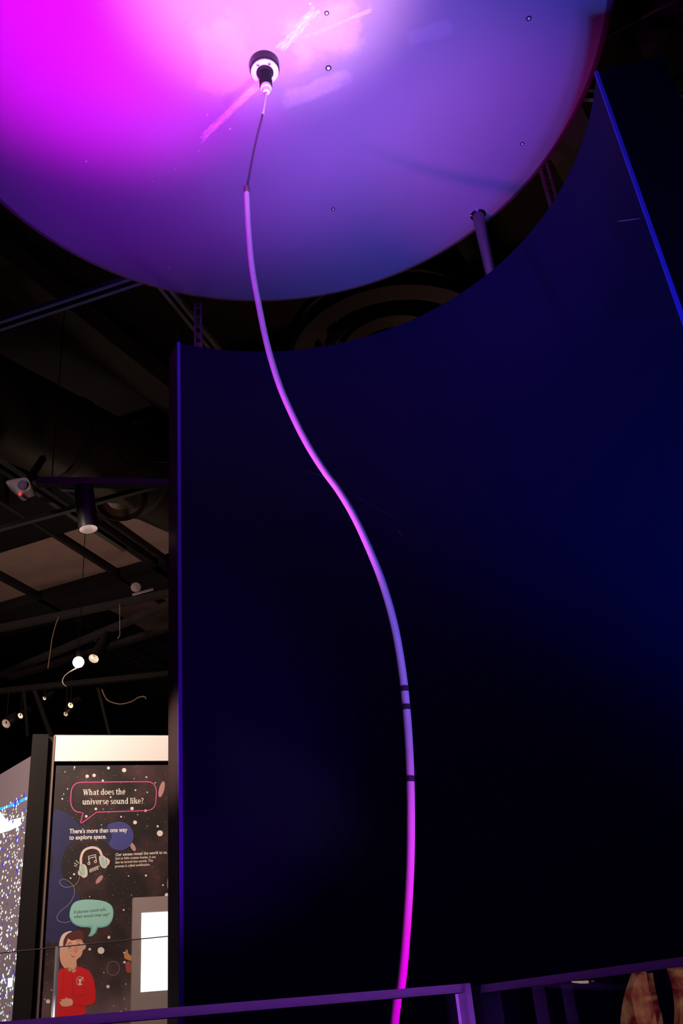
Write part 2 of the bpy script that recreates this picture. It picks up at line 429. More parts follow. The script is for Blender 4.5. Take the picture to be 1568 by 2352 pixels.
def glass_run(name, label, a, b, top, thick=0.012, zlow=0.08, edges=True, endL=False, endR=False, group=None, strip=0.0075, em=None, ew=0.004):
    a = np.array([*a, 0.0]); b = np.array([*b, 0.0]); d = nrm(b - a); nn = np.array([d[1], -d[0], 0]); L = np.linalg.norm(b - a)
    T = thing(name, label, 'glass barrier', ((a + b) / 2)[:2].tolist() + [0], group)
    m = (a + b) / 2
    MB().box(m + (0, 0, (zlow + top - strip) / 2), d * L / 2, nn * thick / 2, (0, 0, (top - strip - zlow) / 2)).build('glass_pane', M_glass, T)
    # ground and chamfered top edge
    hh = thick / 2
    V = []
    for s_ in (a, b):
        V += [s_ + nn * hh + (0, 0, top - strip), s_ + nn * hh * 0.55 + (0, 0, top), s_ - nn * hh * 0.55 + (0, 0, top), s_ - nn * hh + (0, 0, top - strip)]
    MB().add(V, [(0, 1, 5, 4), (1, 2, 6, 5), (2, 3, 7, 6), (3, 0, 4, 7), (0, 3, 2, 1), (4, 5, 6, 7)]).build('top_edge', M_gedge, T, label='frosted bevelled top edge')
    for f_, q, sg in ((endL, a, -1), (endR, b, 1)):
        if f_:
            MB().box(q + d * sg * ew + (0, 0, (zlow + top) / 2), d * ew, nn * hh, (0, 0, (top - zlow) / 2)).build('end_edge', em or M_gedge, T, label='pale ground end edge')
    MB().box(m + (0, 0, 0.045), d * L / 2, nn * 0.03, (0, 0, 0.045)).build('base_shoe', M_blackmetal, T)
    return T


def pol(az, dist): return (dist * math.sin(math.radians(az)), dist * math.cos(math.radians(az)))


gt = 1.19
gl = [atz(x, y, gt)[:2] for x, y in ((0, 2347), (1060, 2260))]
gr_ = [atz(x, y, gt)[:2] for x, y in ((1109, 2262), (1568, 2198))]
gl0 = np.array(gl[0]) * 1.0; gl1 = np.array(gl[1])
gdir = (gl1 - gl0)
glass_run('glass_barrier', 'nearest glass barrier panel, crossing the picture below the cord', tuple(gl0 - gdir * 0.25), tuple(gl1), gt, endR=True, ew=0.003)
rd_ = gr_[1] - gr_[0]
glass_run('glass_barrier', 'right glass barrier panel with blue-lit slanting top edge', tuple(gr_[0]), tuple(gr_[1] + rd_ * 0.5), gt, endL=True, em=M_gdark)
zt = CAM[2] + 0.335
fa = [atz(x, y, zt)[:2] for x, y in ((0, 2188), (127.5, 2175), (135, 2174), (420, 2146))]
glass_run('glass_screen', 'far low glass screen in front of the speckled light wall', tuple(fa[0] - (fa[1] - fa[0]) * 1.5), tuple(fa[1]), zt, 0.010, endR=True, strip=0.0018, em=M_bronze_edge, ew=0.0012)
glass_run('glass_screen', 'far low glass screen in front of the illustrated boy', tuple(fa[2]), tuple(fa[3]), zt, 0.010, endL=True, strip=0.0018, em=M_gwhite, ew=0.0028)

# ------------------------------------------------------------------ kiosk with the printed star panel
KL = np.array([*pol(-18.72, 4.0), 0.0]); KR = np.array([*pol(-11.86, 4.045), 0.0])
KU = nrm(KR - KL); KN = np.array([KU[1], -KU[0], 0.0])
if KN[1] > 0: KN = -KN
KW = np.linalg.norm(KR - KL) + 0.32


def kp(x, y, off=0.0): return atp(x, y, KL, KN, 0.0) + KN * off


ztop = kp(125, 1691)[2]; zb1 = kp(260, 1750)[2]
K = thing('star_exhibit', 'tall star-field exhibit panel with speech bubbles and a bright white header', 'exhibit', (*KL[:2], 0))
M_print = bpy.data.materials.new('star_print'); M_print.use_nodes = True


def star_print():
    nt = M_print.node_tree; N = nt.nodes; L = nt.links; b = N['Principled BSDF']; b.inputs['Roughness'].default_value = 0.55
    tc = N.new('ShaderNodeTexCoord')
    acc = None
    for sc_, th_, amp in ((26, 0.07, 0.9), (60, 0.09, 0.5), (120, 0.10, 0.35)):
        v = N.new('ShaderNodeTexVoronoi'); v.inputs['Scale'].default_value = sc_; L.new(tc.outputs['Object'], v.inputs['Vector'])
        r = N.new('ShaderNodeMapRange'); r.inputs[1].default_value = th_ * 1.3; r.inputs[2].default_value = th_ * 0.3; r.inputs[3].default_value = 0; r.inputs[4].default_value = amp
        L.new(v.outputs['Distance'], r.inputs[0])
        if acc is None: acc = r.outputs[0]
        else:
            mm = N.new('ShaderNodeMath'); mm.operation = 'MAXIMUM'; L.new(acc, mm.inputs[0]); L.new(r.outputs[0], mm.inputs[1]); acc = mm.outputs[0]
    nz = N.new('ShaderNodeTexNoise'); nz.inputs['Scale'].default_value = 7; nz.inputs['Detail'].default_value = 4; L.new(tc.outputs['Object'], nz.inputs['Vector'])
    cr = N.new('ShaderNodeValToRGB'); cr.color_ramp.elements[0].position = 0.45; cr.color_ramp.elements[0].color = (0.014, 0.007, 0.007, 1)
    cr.color_ramp.elements[1].position = 0.85; cr.color_ramp.elements[1].color = (0.10, 0.04, 0.045, 1)
    L.new(nz.outputs['Fac'], cr.inputs[0])
    mx = N.new('ShaderNodeMix'); mx.data_type = 'RGBA'; L.new(acc, mx.inputs[0]); L.new(cr.outputs[0], mx.inputs[6]); mx.inputs[7].default_value = (0.75, 0.6, 0.55, 1)
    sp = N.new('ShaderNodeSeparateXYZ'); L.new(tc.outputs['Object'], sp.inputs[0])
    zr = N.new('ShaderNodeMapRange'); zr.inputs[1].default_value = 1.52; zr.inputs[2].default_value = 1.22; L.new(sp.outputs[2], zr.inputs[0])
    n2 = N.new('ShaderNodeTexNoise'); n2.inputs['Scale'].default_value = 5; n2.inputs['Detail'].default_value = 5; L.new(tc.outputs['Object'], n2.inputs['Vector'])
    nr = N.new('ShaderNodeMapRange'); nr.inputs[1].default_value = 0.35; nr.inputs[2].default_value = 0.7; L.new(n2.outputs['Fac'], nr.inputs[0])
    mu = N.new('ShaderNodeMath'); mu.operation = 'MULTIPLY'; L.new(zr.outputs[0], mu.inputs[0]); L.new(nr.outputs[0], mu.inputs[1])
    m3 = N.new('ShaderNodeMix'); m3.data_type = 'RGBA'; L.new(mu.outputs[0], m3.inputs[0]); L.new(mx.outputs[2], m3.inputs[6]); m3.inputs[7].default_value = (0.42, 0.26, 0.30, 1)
    L.new(m3.outputs[2], b.inputs['Base Color'])


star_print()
Kc = KL + KU * KW / 2
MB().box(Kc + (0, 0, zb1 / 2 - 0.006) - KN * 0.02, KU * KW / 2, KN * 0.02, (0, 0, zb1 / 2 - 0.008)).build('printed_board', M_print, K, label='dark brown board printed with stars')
M_header = mat('white_header', (0.85, 0.82, 0.80), 0.6)
MB().box(Kc + (0, 0, (ztop + zb1) / 2) - KN * 0.005, KU * KW / 2, KN * 0.02, (0, 0, (ztop - zb1) / 2)).build('header', M_header, K, label='white lit header band')
MB().box(Kc + (0, 0, zb1 - 0.004) - KN * 0.02, KU * KW / 2, KN * 0.016, (0, 0, 0.006)).build('shadow_gap', M_black, K)
MB().box(Kc + (0, 0, ztop + 0.004) - KN * 0.05, KU * KW / 2, KN * 0.05, (0, 0, 0.004)).build('top_cap', M_black, K)

COL = {}


def flat(name, col, rough=0.6):
    if name not in COL: COL[name] = mat(name, col, rough)
    return COL[name]


def decal(pts, m, name, layer, parent=K, closed_spline=True, n=6, label=None, kpf=None):
    kpf = kpf or kp
    px = spline(pts, n, True) if closed_spline else pts
    off = 0.0002 * layer
    fr = [kpf(x, y, off) for x, y in px]; bk = [kpf(x, y, 0.0) for x, y in px]
    k = len(fr); b = MB()
    b.add(fr + bk, [tuple(range(k))] + [(i, (i + 1) % k, k + (i + 1) % k, k + i) for i in range(k)])
    return b.build(name, m, parent, label=label)


def line(pts, w, m, name, layer, parent=K, smooth=True, closed=False, n=6, label=None, kpf=None):
    kpf = kpf or kp
    px = spline(pts, n, closed) if smooth else [np.array(p, float) for p in pts]
    m_ = len(px); V = []
    for i in range(m_):
        if closed: t = nrm(px[(i + 1) % m_] - px[i - 1])
        else: t = nrm(px[min(i + 1, m_ - 1)] - px[max(i - 1, 0)])
        nn = np.array([-t[1], t[0]]) * w / 2
        for s_ in (1, -1):
            V.append(kpf(*(px[i] + s_ * nn), 0.0002 * layer))
    k = m_ if closed else m_ - 1
    b = MB().add(V, [(2 * i, 2 * i + 1, 2 * ((i + 1) % m_) + 1, 2 * ((i + 1) % m_)) for i in range(k)])
    return b.build(name, m, parent, label=label)


def text(s, p0, p1, hpx, m, name, layer, parent=K, bold=0.0, label=None):
    A = kp(*p0, 0.0002 * layer); B = kp(*p1, 0.0002 * layer)
    U = kp(p0[0], p0[1] - hpx, 0.0002 * layer)
    cu = bpy.data.curves.new(name, 'FONT'); cu.body = s; cu.size = 1.0; cu.offset = bold; cu.resolution_u = 3
    cu.materials.append(m)
    tmp = bpy.data.objects.new('t', cu); SC.collection.objects.link(tmp); bpy.context.view_layer.update()
    dg = bpy.context.evaluated_depsgraph_get()
    me = bpy.data.meshes.new_from_object(tmp.evaluated_get(dg)); bpy.data.objects.remove(tmp)
    xs = [v.co.x for v in me.vertices]; x0, x1 = min(xs), max(xs)
    sx = np.linalg.norm(B - A) / (x1 - x0); sy = abs(U[2] - A[2]) / 0.70
    d = nrm(B - A); off = WLOC[parent.name]
    for v in me.vertices:
        q = A + d * (v.co.x - x0) * sx + np.array([0, 0, 1.0]) * v.co.y * sy
        v.co = [q[i] - off[i] for i in range(3)]
    me.name = name; o = bpy.data.objects.new(name, me); SC.collection.objects.link(o); o.parent = parent
    if not me.materials: me.materials.append(m)
    WLOC[o.name] = off
    if label: o['label'] = label
    return o


# --- a small slab-serif alphabet for the heading (x-height 1)
def g_rect(x0, y0, x1, y1): return [(x0, y0), (x1, y0), (x1, y1), (x0, y1)]
def g_par(xa, ya, xb, yb, w): return [(xa, ya), (xa + w, ya), (xb + w, yb), (xb, yb)]
def g_arc(cx, cy, rx, ry, tx, ty, a0, a1, n=10):
    o = []; 
    for k in range(n):
        q0 = math.radians(a0 + (a1 - a0) * k / n); q1 = math.radians(a0 + (a1 - a0) * (k + 1) / n)
        o.append([(cx + rx * math.cos(q0), cy + ry * math.sin(q0)), (cx + rx * math.cos(q1), cy + ry * math.sin(q1)),
                  (cx + (rx - tx) * math.cos(q1), cy + (ry - ty) * math.sin(q1)), (cx + (rx - tx) * math.cos(q0), cy + (ry - ty) * math.sin(q0))])
    return o
T_, S_ = 0.24, 0.11
def stem(x, y0, y1, sb=True, st=True):
    o = [g_rect(x, y0, x + T_, y1)]
    if sb: o.append(g_rect(x - 0.09, y0, x + T_ + 0.09, y0 + S_))
    if st: o.append(g_rect(x - 0.11, y1 - S_, x + T_ * 0.6, y1))
    return o
def arch(x, w): return g_arc(x + w / 2 + T_ / 2, 0.58, w / 2 + T_ / 2, 0.44, T_, 0.2, 0, 125)
GL = {
 'h': (stem(0.1, 0, 1.5) + stem(0.64, 0, 0.6, True, False) + g_arc(0.56, 0.6, 0.32, 0.42, T_, 0.2, 0, 140), 1.08),
 'n': (stem(0.1, 0, 1.0) + stem(0.64, 0, 0.6, True, False) + g_arc(0.56, 0.6, 0.32, 0.42, T_, 0.2, 0, 140), 1.08),
 'u': (stem(0.08, 0.4, 1.0, False) + [g_rect(0.64, 0, 0.88, 1.0), g_rect(0.64, 0, 1.0, S_), g_rect(0.52, 0.89, 0.8, 1.0)] + g_arc(0.4, 0.4, 0.32, 0.42, T_, 0.2, 180, 330), 1.08),
 'i': (stem(0.1, 0, 1.0) + [g_rect(0.1, 1.2, 0.34, 1.44)], 0.52),
 'l': (stem(0.1, 0, 1.5), 0.52),
 'r': (stem(0.1, 0, 1.0) + g_arc(0.58, 0.62, 0.28, 0.40, 0.16, 0.22, 40, 150), 0.84),
 'o': (g_arc(0.46, 0.5, 0.44, 0.53, 0.23, 0.12, 0, 360, 18), 0.98),
 'e': (g_arc(0.46, 0.5, 0.43, 0.53, 0.22, 0.13, 10, 315, 16) + [g_rect(0.2, 0.44, 0.88, 0.56)], 0.94),
 'c': (g_arc(0.46, 0.5, 0.43, 0.53, 0.22, 0.13, 40, 320, 14), 0.9),
 'd': (g_arc(0.44, 0.5, 0.40, 0.53, 0.22, 0.13, 0, 360, 16) + [g_rect(0.62, 0, 0.86, 1.5), g_rect(0.62, 0, 0.98, S_), g_rect(0.5, 1.39, 0.8, 1.5)], 1.06),
 'a': (g_arc(0.40, 0.30, 0.34, 0.32, 0.2, 0.1, 0, 360, 14) + g_arc(0.46, 0.66, 0.34, 0.37, T_, 0.13, 0, 160) + [g_rect(0.56, 0.05, 0.80, 0.68), g_rect(0.6, 0, 0.95, S_)], 1.0),
 't': ([g_rect(0.16, 0.3, 0.40, 1.28), g_rect(0.0, 0.88, 0.62, 1.0)] + g_arc(0.42, 0.3, 0.26, 0.32, T_, 0.13, 180, 320), 0.70),
 's': (g_arc(0.40, 0.73, 0.33, 0.29, 0.19, 0.12, 30, 262) + g_arc(0.40, 0.27, 0.35, 0.29, 0.21, 0.12, -150, 95), 0.80),
 'v': ([g_par(0.38, 0, 0.06, 1, 0.26), g_par(0.42, 0, 0.78, 1, 0.12), g_rect(-0.02, 0.89, 0.42, 1), g_rect(0.64, 0.89, 1.0, 1)], 0.98),
 'k': (stem(0.1, 0, 1.5) + [g_par(0.34, 0.42, 0.72, 0.95, 0.13), g_par(0.70, 0, 0.44, 0.62, 0.28), g_rect(0.6, 0, 1.08, S_), g_rect(0.56, 0.89, 0.96, 1)], 1.06),
 'W': ([g_par(0.42, 0, 0.08, 1.42, 0.26), g_par(0.46, 0, 0.80, 1.42, 0.12), g_par(1.02, 0, 0.70, 1.42, 0.26), g_par(1.08, 0, 1.44, 1.42, 0.12),
        g_rect(-0.04, 1.31, 0.46, 1.42), g_rect(0.6, 1.31, 1.06, 1.42), g_rect(1.3, 1.31, 1.72, 1.42)], 1.68),
 '?': (g_arc(0.36, 1.08, 0.32, 0.36, 0.2, 0.12, -70, 165) + [g_rect(0.28, 0.42, 0.44, 0.82), g_rect(0.24, 0.0, 0.48, 0.24)], 0.78),
 ' ': ([], 0.42)}


def serif(s, p0, p1, xh, m, name, layer):
    A = kp(*p0, 0.0002 * layer); B = kp(*p1, 0.0002 * layer); hh = abs(kp(p0[0], p0[1] - xh)[2] - kp(*p0)[2])
    Wt = sum(GL[ch][1] for ch in s); sx = np.linalg.norm(B - A) / Wt; d = nrm(B - A); x = 0; b = MB(); k = 0
    for ch in s:
        polys, adv = GL[ch]
        for pl_ in polys:
            k += 1
            V = [A + d * (x + q[0]) * sx + np.array([0, 0, q[1] * hh]) + KN * 0.00001 * (k % 7) for q in pl_]
            b.add(V, [tuple(range(len(V)))])
        x += adv
    return b.build(name, m, K)


M_ink_w = flat('cream_ink', (0.88, 0.84, 0.74)); M_pink = flat('pink_ink', (0.75, 0.10, 0.30)); M_blue = flat('navy_ink', (0.018, 0.018, 0.085)); M_blue2 = flat('blue_ink', (0.055, 0.055, 0.24))
M_mint = flat('mint_ink', (0.30, 0.62, 0.54)); M_mint2 = flat('mint_shadow_ink', (0.16, 0.48, 0.46)); M_dk = flat('dark_ink', (0.03, 0.06, 0.08)); M_black_ink = flat('black_ink', (0.014, 0.010, 0.011))
M_red = flat('red_ink', (0.72, 0.008, 0.012)); M_dred = flat('dark_red_ink', (0.22, 0.004, 0.01)); M_skin = flat('skin_ink', (0.80, 0.42, 0.28)); M_nose = flat('nose_ink', (0.85, 0.26, 0.16))
M_hair = flat('brown_ink', (0.11, 0.02, 0.015)); M_pale = flat('pale_ink', (0.78, 0.62, 0.55)); M_tan = flat('tan_ink', (0.55, 0.26, 0.10)); M_glas = flat('grey_blue_ink', (0.42, 0.45, 0.48)); M_galaxy = flat('galaxy_ink', (0.50, 0.26, 0.24))
# blue shapes
decal([(124, 1862), (140, 1862), (155, 1868), (172, 1885), (190, 1900), (215, 1907), (240, 1900), (262, 1889), (285, 1889), (302, 1903), (306, 1922), (297, 1943), (280, 1953), (260, 1950), (243, 1935),
       (225, 1928), (200, 1925), (170, 1932), (152, 1950), (140, 1985), (145, 2015), (160, 2035), (178, 2055), (187, 2080), (183, 2120), (165, 2155), (140, 2165), (112, 2162), (104, 2155), (113, 2000), (118, 1900)], M_blue, 'blue_shape', 1)
decal([(247, 1897), (262, 1889), (280, 1888), (296, 1896), (306, 1914), (304, 1933), (293, 1947), (277, 1953), (260, 1949), (250, 1938), (257, 1920)], M_blue2, 'blue_circle', 2)
decal([(108, 1940), (115, 1945), (120, 1965), (121, 1985), (116, 2010), (107, 2025)], M_black_ink, 'dark_shape', 2)
# galaxies, big stars
for (x, y, a, b_, an) in ((371, 1813, 6, 19, 0.25), (305, 1945, 5, 11, -0.5), (228, 2020, 5, 12, 0.7), (391, 2025, 7, 22, 0.1)):
    decal([(x + a * math.cos(q) * math.cos(an) + b_ * math.sin(q) * math.sin(an), y - a * math.cos(q) * math.sin(an) * -1 - b_ * math.sin(q) * math.cos(an)) for q in np.linspace(0, 2 * math.pi, 16)[:-1]], M_galaxy, 'printed_galaxy', 1, closed_spline=False)
random.seed(4)
stars = [(200, 1783, 4), (216, 1781, 4), (249, 1764, 3.5), (285, 1769, 5), (236, 1793, 2.5), (171, 1762, 2), (336, 1785, 2), (311, 1815, 2), (303, 1857, 4), (310, 1889, 4.5), (367, 1914, 7), (362, 1898, 2.5), (198, 1875, 3), (220, 1858, 3),
         (254, 1831, 2), (334, 1862, 3), (278, 1876, 2), (335, 2011, 2.5), (374, 2033, 2), (383, 2056, 5), (284, 2090, 2), (250, 2153, 3.5), (231, 2183, 8), (205, 2180, 3), (247, 2266, 4), (277, 2326, 4), (285, 2210, 3), (284, 2188, 2), (170, 2008, 2.5), (162, 2017, 2), (295, 2012, 1.5), (109, 2300, 5),
         (338, 1820, 1.6), (356, 1798, 1.4), (155, 1812, 1.5), (143, 1835, 2)]
M_star = flat('star_ink', (0.85, 0.74, 0.68))
b = MB()
for (x, y, r) in stars:
    q = [kp(x + r * math.cos(t), y + r * math.sin(t), 0.0005) for t in np.linspace(0, 2 * math.pi, 11)[:-1]]; b.add(q, [tuple(range(10))])
b.build('large_stars', M_star, K, kind='stuff')
# pink speech outline and heading
def corner(a, c, b_, n=7):          # rounded corner from a to b with control c
    return [tuple((1 - t) ** 2 * np.array(a, float) + 2 * t * (1 - t) * np.array(c, float) + t * t * np.array(b_, float)) for t in np.linspace(0, 1, n)]


line(corner((337, 1795.5), (359, 1796), (359, 1819)) + corner((357.5, 1842), (356, 1861.5), (334, 1862)) + [(222, 1865.5), (187, 1891), (184.5, 1890), (191, 1866.5)] + corner((185, 1866.3), (162, 1865), (162, 1837)) + corner((163, 1822), (165, 1797), (187, 1796.8)), 2.0, M_pink, 'speech_outline', 3, smooth=False, closed=True, label='pink outlined speech bubble')
serif('What does the', (190, 1826.5), (288, 1824.5), 9.2, M_ink_w, 'heading_text', 4)
serif('universe sound like?', (189, 1848), (330, 1845.5), 9.2, M_ink_w, 'heading_text', 4)
text("There's more than one way", (159, 1914.5), (292, 1910.5), 10.5, M_ink_w, 'intro_text', 4, bold=0.02)
text("to explore space.", (158.5, 1928.5), (244, 1926), 10.0, M_ink_w, 'intro_text', 4, bold=0.02)
text("Our senses reveal the world to us.", (265, 1966.5), (384, 1960.5), 7.0, M_ink_w, 'body_text', 4, bold=0.012)
text("Just as light creates images, it can", (264.5, 1974.5), (357, 1970.5), 5.8, M_pale, 'body_text', 4, bold=0.02)
text("also be turned into sounds. This", (264.5, 1983.5), (351, 1979), 5.8, M_pale, 'body_text', 4, bold=0.02)
text("process is called sonification.", (264, 1992.5), (344.5, 1988), 5.8, M_pale, 'body_text', 4, bold=0.02)
# headphones
line([(186, 1988), (186, 1970), (192, 1955), (204, 1948), (217, 1947), (228, 1953), (234, 1966)], 5.5, M_pale, 'headphone_drawing', 4, label='pale headband')
decal([(184, 1987), (192, 1985), (198, 1990), (201, 2002), (200, 2012), (194, 2016), (188, 2014), (183, 2004), (182, 1994)], M_pale, 'headphone_drawing', 4)
decal([(185, 1990), (191, 1988), (194, 1995), (195, 2008), (190, 2010), (186, 2003)], M_mint, 'headphone_drawing', 5)
decal([(228, 1967), (236, 1965), (243, 1971), (246, 1984), (244, 1993), (237, 1994), (231, 1988), (228, 1977)], M_pale, 'headphone_drawing', 4)
decal([(231, 1970), (237, 1968), (241, 1978), (241, 1990), (236, 1991), (232, 1982)], M_mint, 'headphone_drawing', 5)
decal([(243, 1971), (250, 1974), (252, 1979), (249, 1986), (245, 1988)], M_pale, 'headphone_drawing', 4)
decal([(183, 1998), (179, 2003), (180, 2009), (186, 2012), (188, 2010)], M_pale, 'headphone_drawing', 4)
line([(205, 1983), (203, 1967), (219, 1963), (221, 1978)], 1.8, M_ink_w, 'music_note', 5, smooth=False)
line([(204, 1972), (219, 1968)], 1.6, M_ink_w, 'music_note', 5, smooth=False)
for cx, cy in ((204, 1983.5), (219, 1979)):
    line([(cx + 2.6 * math.cos(q), cy + 2.6 * math.sin(q)) for q in np.linspace(0, 2 * math.pi, 9)[:-1]], 1.4, M_ink_w, 'music_note', 5, closed=True)
line([(205 + 22 * t + 3.0 * math.sin(t * 26), 2001 - 9 * t - 3.4 * math.cos(t * 26)) for t in np.linspace(0, 1, 30)], 1.2, M_ink_w, 'squiggle', 5)
for a, b_ in (((174, 1976), (181, 1983)), ((170, 1982), (178, 1987)), ((170, 1988), (176, 1990))):
    line([a, b_], 1.3, M_ink_w, 'sound_mark', 5, smooth=False)
line([(183, 2012), (180, 2023), (172, 2033), (160, 2037), (147, 2037), (138, 2030), (138, 2023), (147, 2019), (160, 2026), (169, 2037), (171, 2050), (166, 2065), (155, 2080), (140, 2092), (131, 2105), (134, 2115), (148, 2119), (161, 2116)], 0.8, flat('grey_ink', (0.35, 0.36, 0.5)), 'drawn_wire', 3)
# mint bubble
decal([(161, 2090), (168, 2075), (182, 2068), (205, 2066), (235, 2069), (254, 2078), (260, 2092), (258, 2112), (248, 2126), (232, 2131), (225, 2131), (220, 2142), (211, 2150), (203, 2150), (207, 2142), (207, 2131), (185, 2129), (168, 2121), (160, 2107)], M_mint2, 'mint_bubble', 3, n=5, label='mint green speech bubble')
decal([(162, 2090), (169, 2076), (183, 2068.5), (205, 2066.5), (235, 2069.5), (253, 2078), (259, 2092), (257, 2110), (246, 2123), (232, 2128), (222, 2128), (217, 2140), (209, 2147), (206, 2147), (211, 2138), (211, 2127), (186, 2126), (169, 2118), (161.5, 2105)], M_mint, 'mint_bubble', 4, n=5)
text("If planets could talk,", (170, 2098.5), (244, 2091.5), 6.8, M_dk, 'bubble_text', 5, bold=0.004)
text("what would they say?", (169.5, 2109), (250, 2103), 6.8, M_dk, 'bubble_text', 5, bold=0.004)
# the illustrated boy (flat print)
decal([(139, 2200), (136, 2172), (138, 2158), (144, 2146), (155, 2140), (165, 2140), (160, 2160), (146, 2185)], M_pale, 'boy_drawing', 2)
decal([(144, 2178), (150, 2155), (162, 2150), (185, 2148), (190, 2165), (196, 2168), (195, 2178), (189, 2183), (187, 2192), (180, 2200), (175, 2205), (175, 2222), (172, 2232), (160, 2232), (146, 2222), (138, 2208), (136, 2190), (137, 2178)], M_skin, 'boy_drawing', 3)
decal([(145, 2172), (146, 2160), (153, 2147), (165, 2140), (180, 2137), (190, 2140), (192, 2150), (191, 2165), (188, 2160), (182, 2157), (165, 2160), (156, 2156), (153, 2165), (148, 2174)], M_hair, 'boy_drawing', 4, label='brown hair')
for cx, cy in ((161, 2176), (182, 2170)):
    line([(cx + 7.5 * math.cos(q), cy + 7.5 * math.sin(q)) for q in np.linspace(0, 2 * math.pi, 13)[:-1]], 1.2, M_glas, 'boy_drawing', 5, closed=True)
line([(157, 2180), (158, 2175), (161, 2174), (162, 2179)], 0.9, M_hair, 'boy_drawing', 6)
line([(179, 2173), (180, 2168), (182, 2167), (183, 2171)], 0.9, M_hair, 'boy_drawing', 6)
line([(155, 2169), (160, 2165), (165, 2167)], 0.9, M_hair, 'boy_drawing', 6); line([(176, 2162), (181, 2159), (186, 2161)], 0.9, M_hair, 'boy_drawing', 6)
decal([(171, 2173), (175, 2172), (177, 2184), (173, 2188), (169, 2185)], M_nose, 'boy_drawing', 5)
line([(162, 2193), (166, 2197), (171, 2196)], 1.0, M_dred, 'boy_drawing', 5)
decal([(135, 2228), (145, 2224), (160, 2222), (163, 2228), (176, 2220), (190, 2223), (205, 2232), (214, 2250), (218, 2275), (217, 2300), (208, 2308), (196, 2311), (195, 2328), (175, 2336), (150, 2340), (130, 2341), (127, 2310), (120, 2285), (122, 2255)], M_red, 'boy_sweater', 3, label='red quarter zip sweater')
line([(163, 2224), (165, 2250), (166, 2285), (165, 2300)], 0.7, M_dred, 'boy_sweater', 4); line([(145, 2232), (143, 2280)], 0.6, M_dred, 'boy_sweater', 4)
line([(194, 2268), (196, 2285), (170, 2289)], 0.6, M_dred, 'boy_sweater', 4, smooth=False); line([(165, 2308), (195, 2311)], 0.7, M_dred, 'boy_sweater', 4)
decal([(165, 2296), (155, 2293), (149, 2290), (149, 2294), (137, 2296), (142, 2299), (135, 2301), (137, 2304), (140, 2310), (150, 2312), (165, 2308)], M_skin, 'boy_hand', 5, n=4)
line([(175, 2252), (177, 2246), (183, 2243), (189, 2246), (191, 2253)], 1.1, M_pale, 'sweater_emblem', 5); decal([(178, 2262), (181, 2257), (179, 2250), (184, 2248), (187, 2252), (184, 2257), (188, 2261), (183, 2263)], M_pale, 'sweater_emblem', 5)
line([(184, 2250), (191, 2244)], 2.0, M_pale, 'sweater_emblem', 5, smooth=False); line([(175, 2252), (176, 2259), (179, 2262)], 0.9, M_pale, 'sweater_emblem', 5)
decal([(130, 2341), (150, 2340), (193, 2331), (192, 2364), (130, 2370)], M_tan, 'boy_trousers', 3, closed_spline=False)
line([(259 + 14 * math.cos(q), 2224 + 16 * math.sin(q)) for q in np.linspace(0, 2 * math.pi, 17)[:-1]], 2.0, flat('dull_brown_ink', (0.2, 0.12, 0.12)), 'drawn_ring', 3, closed=True)
decal([(285, 2190), (291, 2180), (294, 2190), (300, 2195), (300, 2206), (292, 2204), (285, 2200)], M_tan, 'drawn_figure', 3); decal([(288, 2212), (299, 2210), (300, 2232), (290, 2232)], flat('dull_red_ink', (0.35, 0.06, 0.05)), 'drawn_figure', 3)

# monitor on the panel
M_bezel = mat('pinkish_grey_bezel', (0.34, 0.27, 0.26), 0.45)
M_screen = mat('bright_screen', (0.9, 0.95, 1), 0.3, emit=(0.86, 0.97, 1.0), est=1.25)
MO = thing('touch_monitor', 'bright white portrait touch screen in a grey frame at the partition edge', 'monitor', kp(303, 2352))
mz0, mz1 = kp(305, 2395)[2], kp(303, 2066)[2]
ml = kp(303, 2067)
wM = 0.30
fc = ml + KU * wM / 2
MB().box((fc[0], fc[1], (mz0 + mz1) / 2) + KN * 0.026, KU * wM / 2, KN * 0.02, (0, 0, (mz1 - mz0) / 2)).build('bezel', M_bezel, MO)
s0, s1 = kp(321.5, 2101), kp(320, 2281)
MB().box((s0 + KU * 0.12)[:2].tolist() + [(s0[2] + s1[2]) / 2] + KN * 0.0465, KU * 0.12, KN * 0.001, (0, 0, (s0[2] - s1[2]) / 2)).build('screen', M_screen, MO, label='glowing white display')

# post left of the panel, bronze trim
PO = thing('exhibit_post', 'dark square post left of the star-field exhibit panel', 'post', (*kp(69, 1700)[:2], 0))
def kpost(x0, x1, o0, o1, nm, m, top):
    A = kp(x0, 1740); B_ = kp(x1, 1740)
    cc = (A + B_) / 2
    MB().box((cc[0], cc[1], top / 2) + KN * (o0 + o1) / 2, KU * np.linalg.norm(B_ - A) / 2, KN * (o1 - o0) / 2, (0, 0, top / 2)).build(nm, m, PO)
kpost(71, 108, -0.05, 0.035, 'post_body', mat('brown_black_post', (0.007, 0.0045, 0.004), 0.7, spec=0.2), ztop - 0.002)
kpost(108, 120, -0.04, 0.0, 'recess', M_black, ztop - 0.002)
kpost(120, 124, -0.04, 0.02, 'bronze_trim', mat('bronze_trim', (0.25, 0.16, 0.13), 0.45, 0.5), ztop - 0.002)

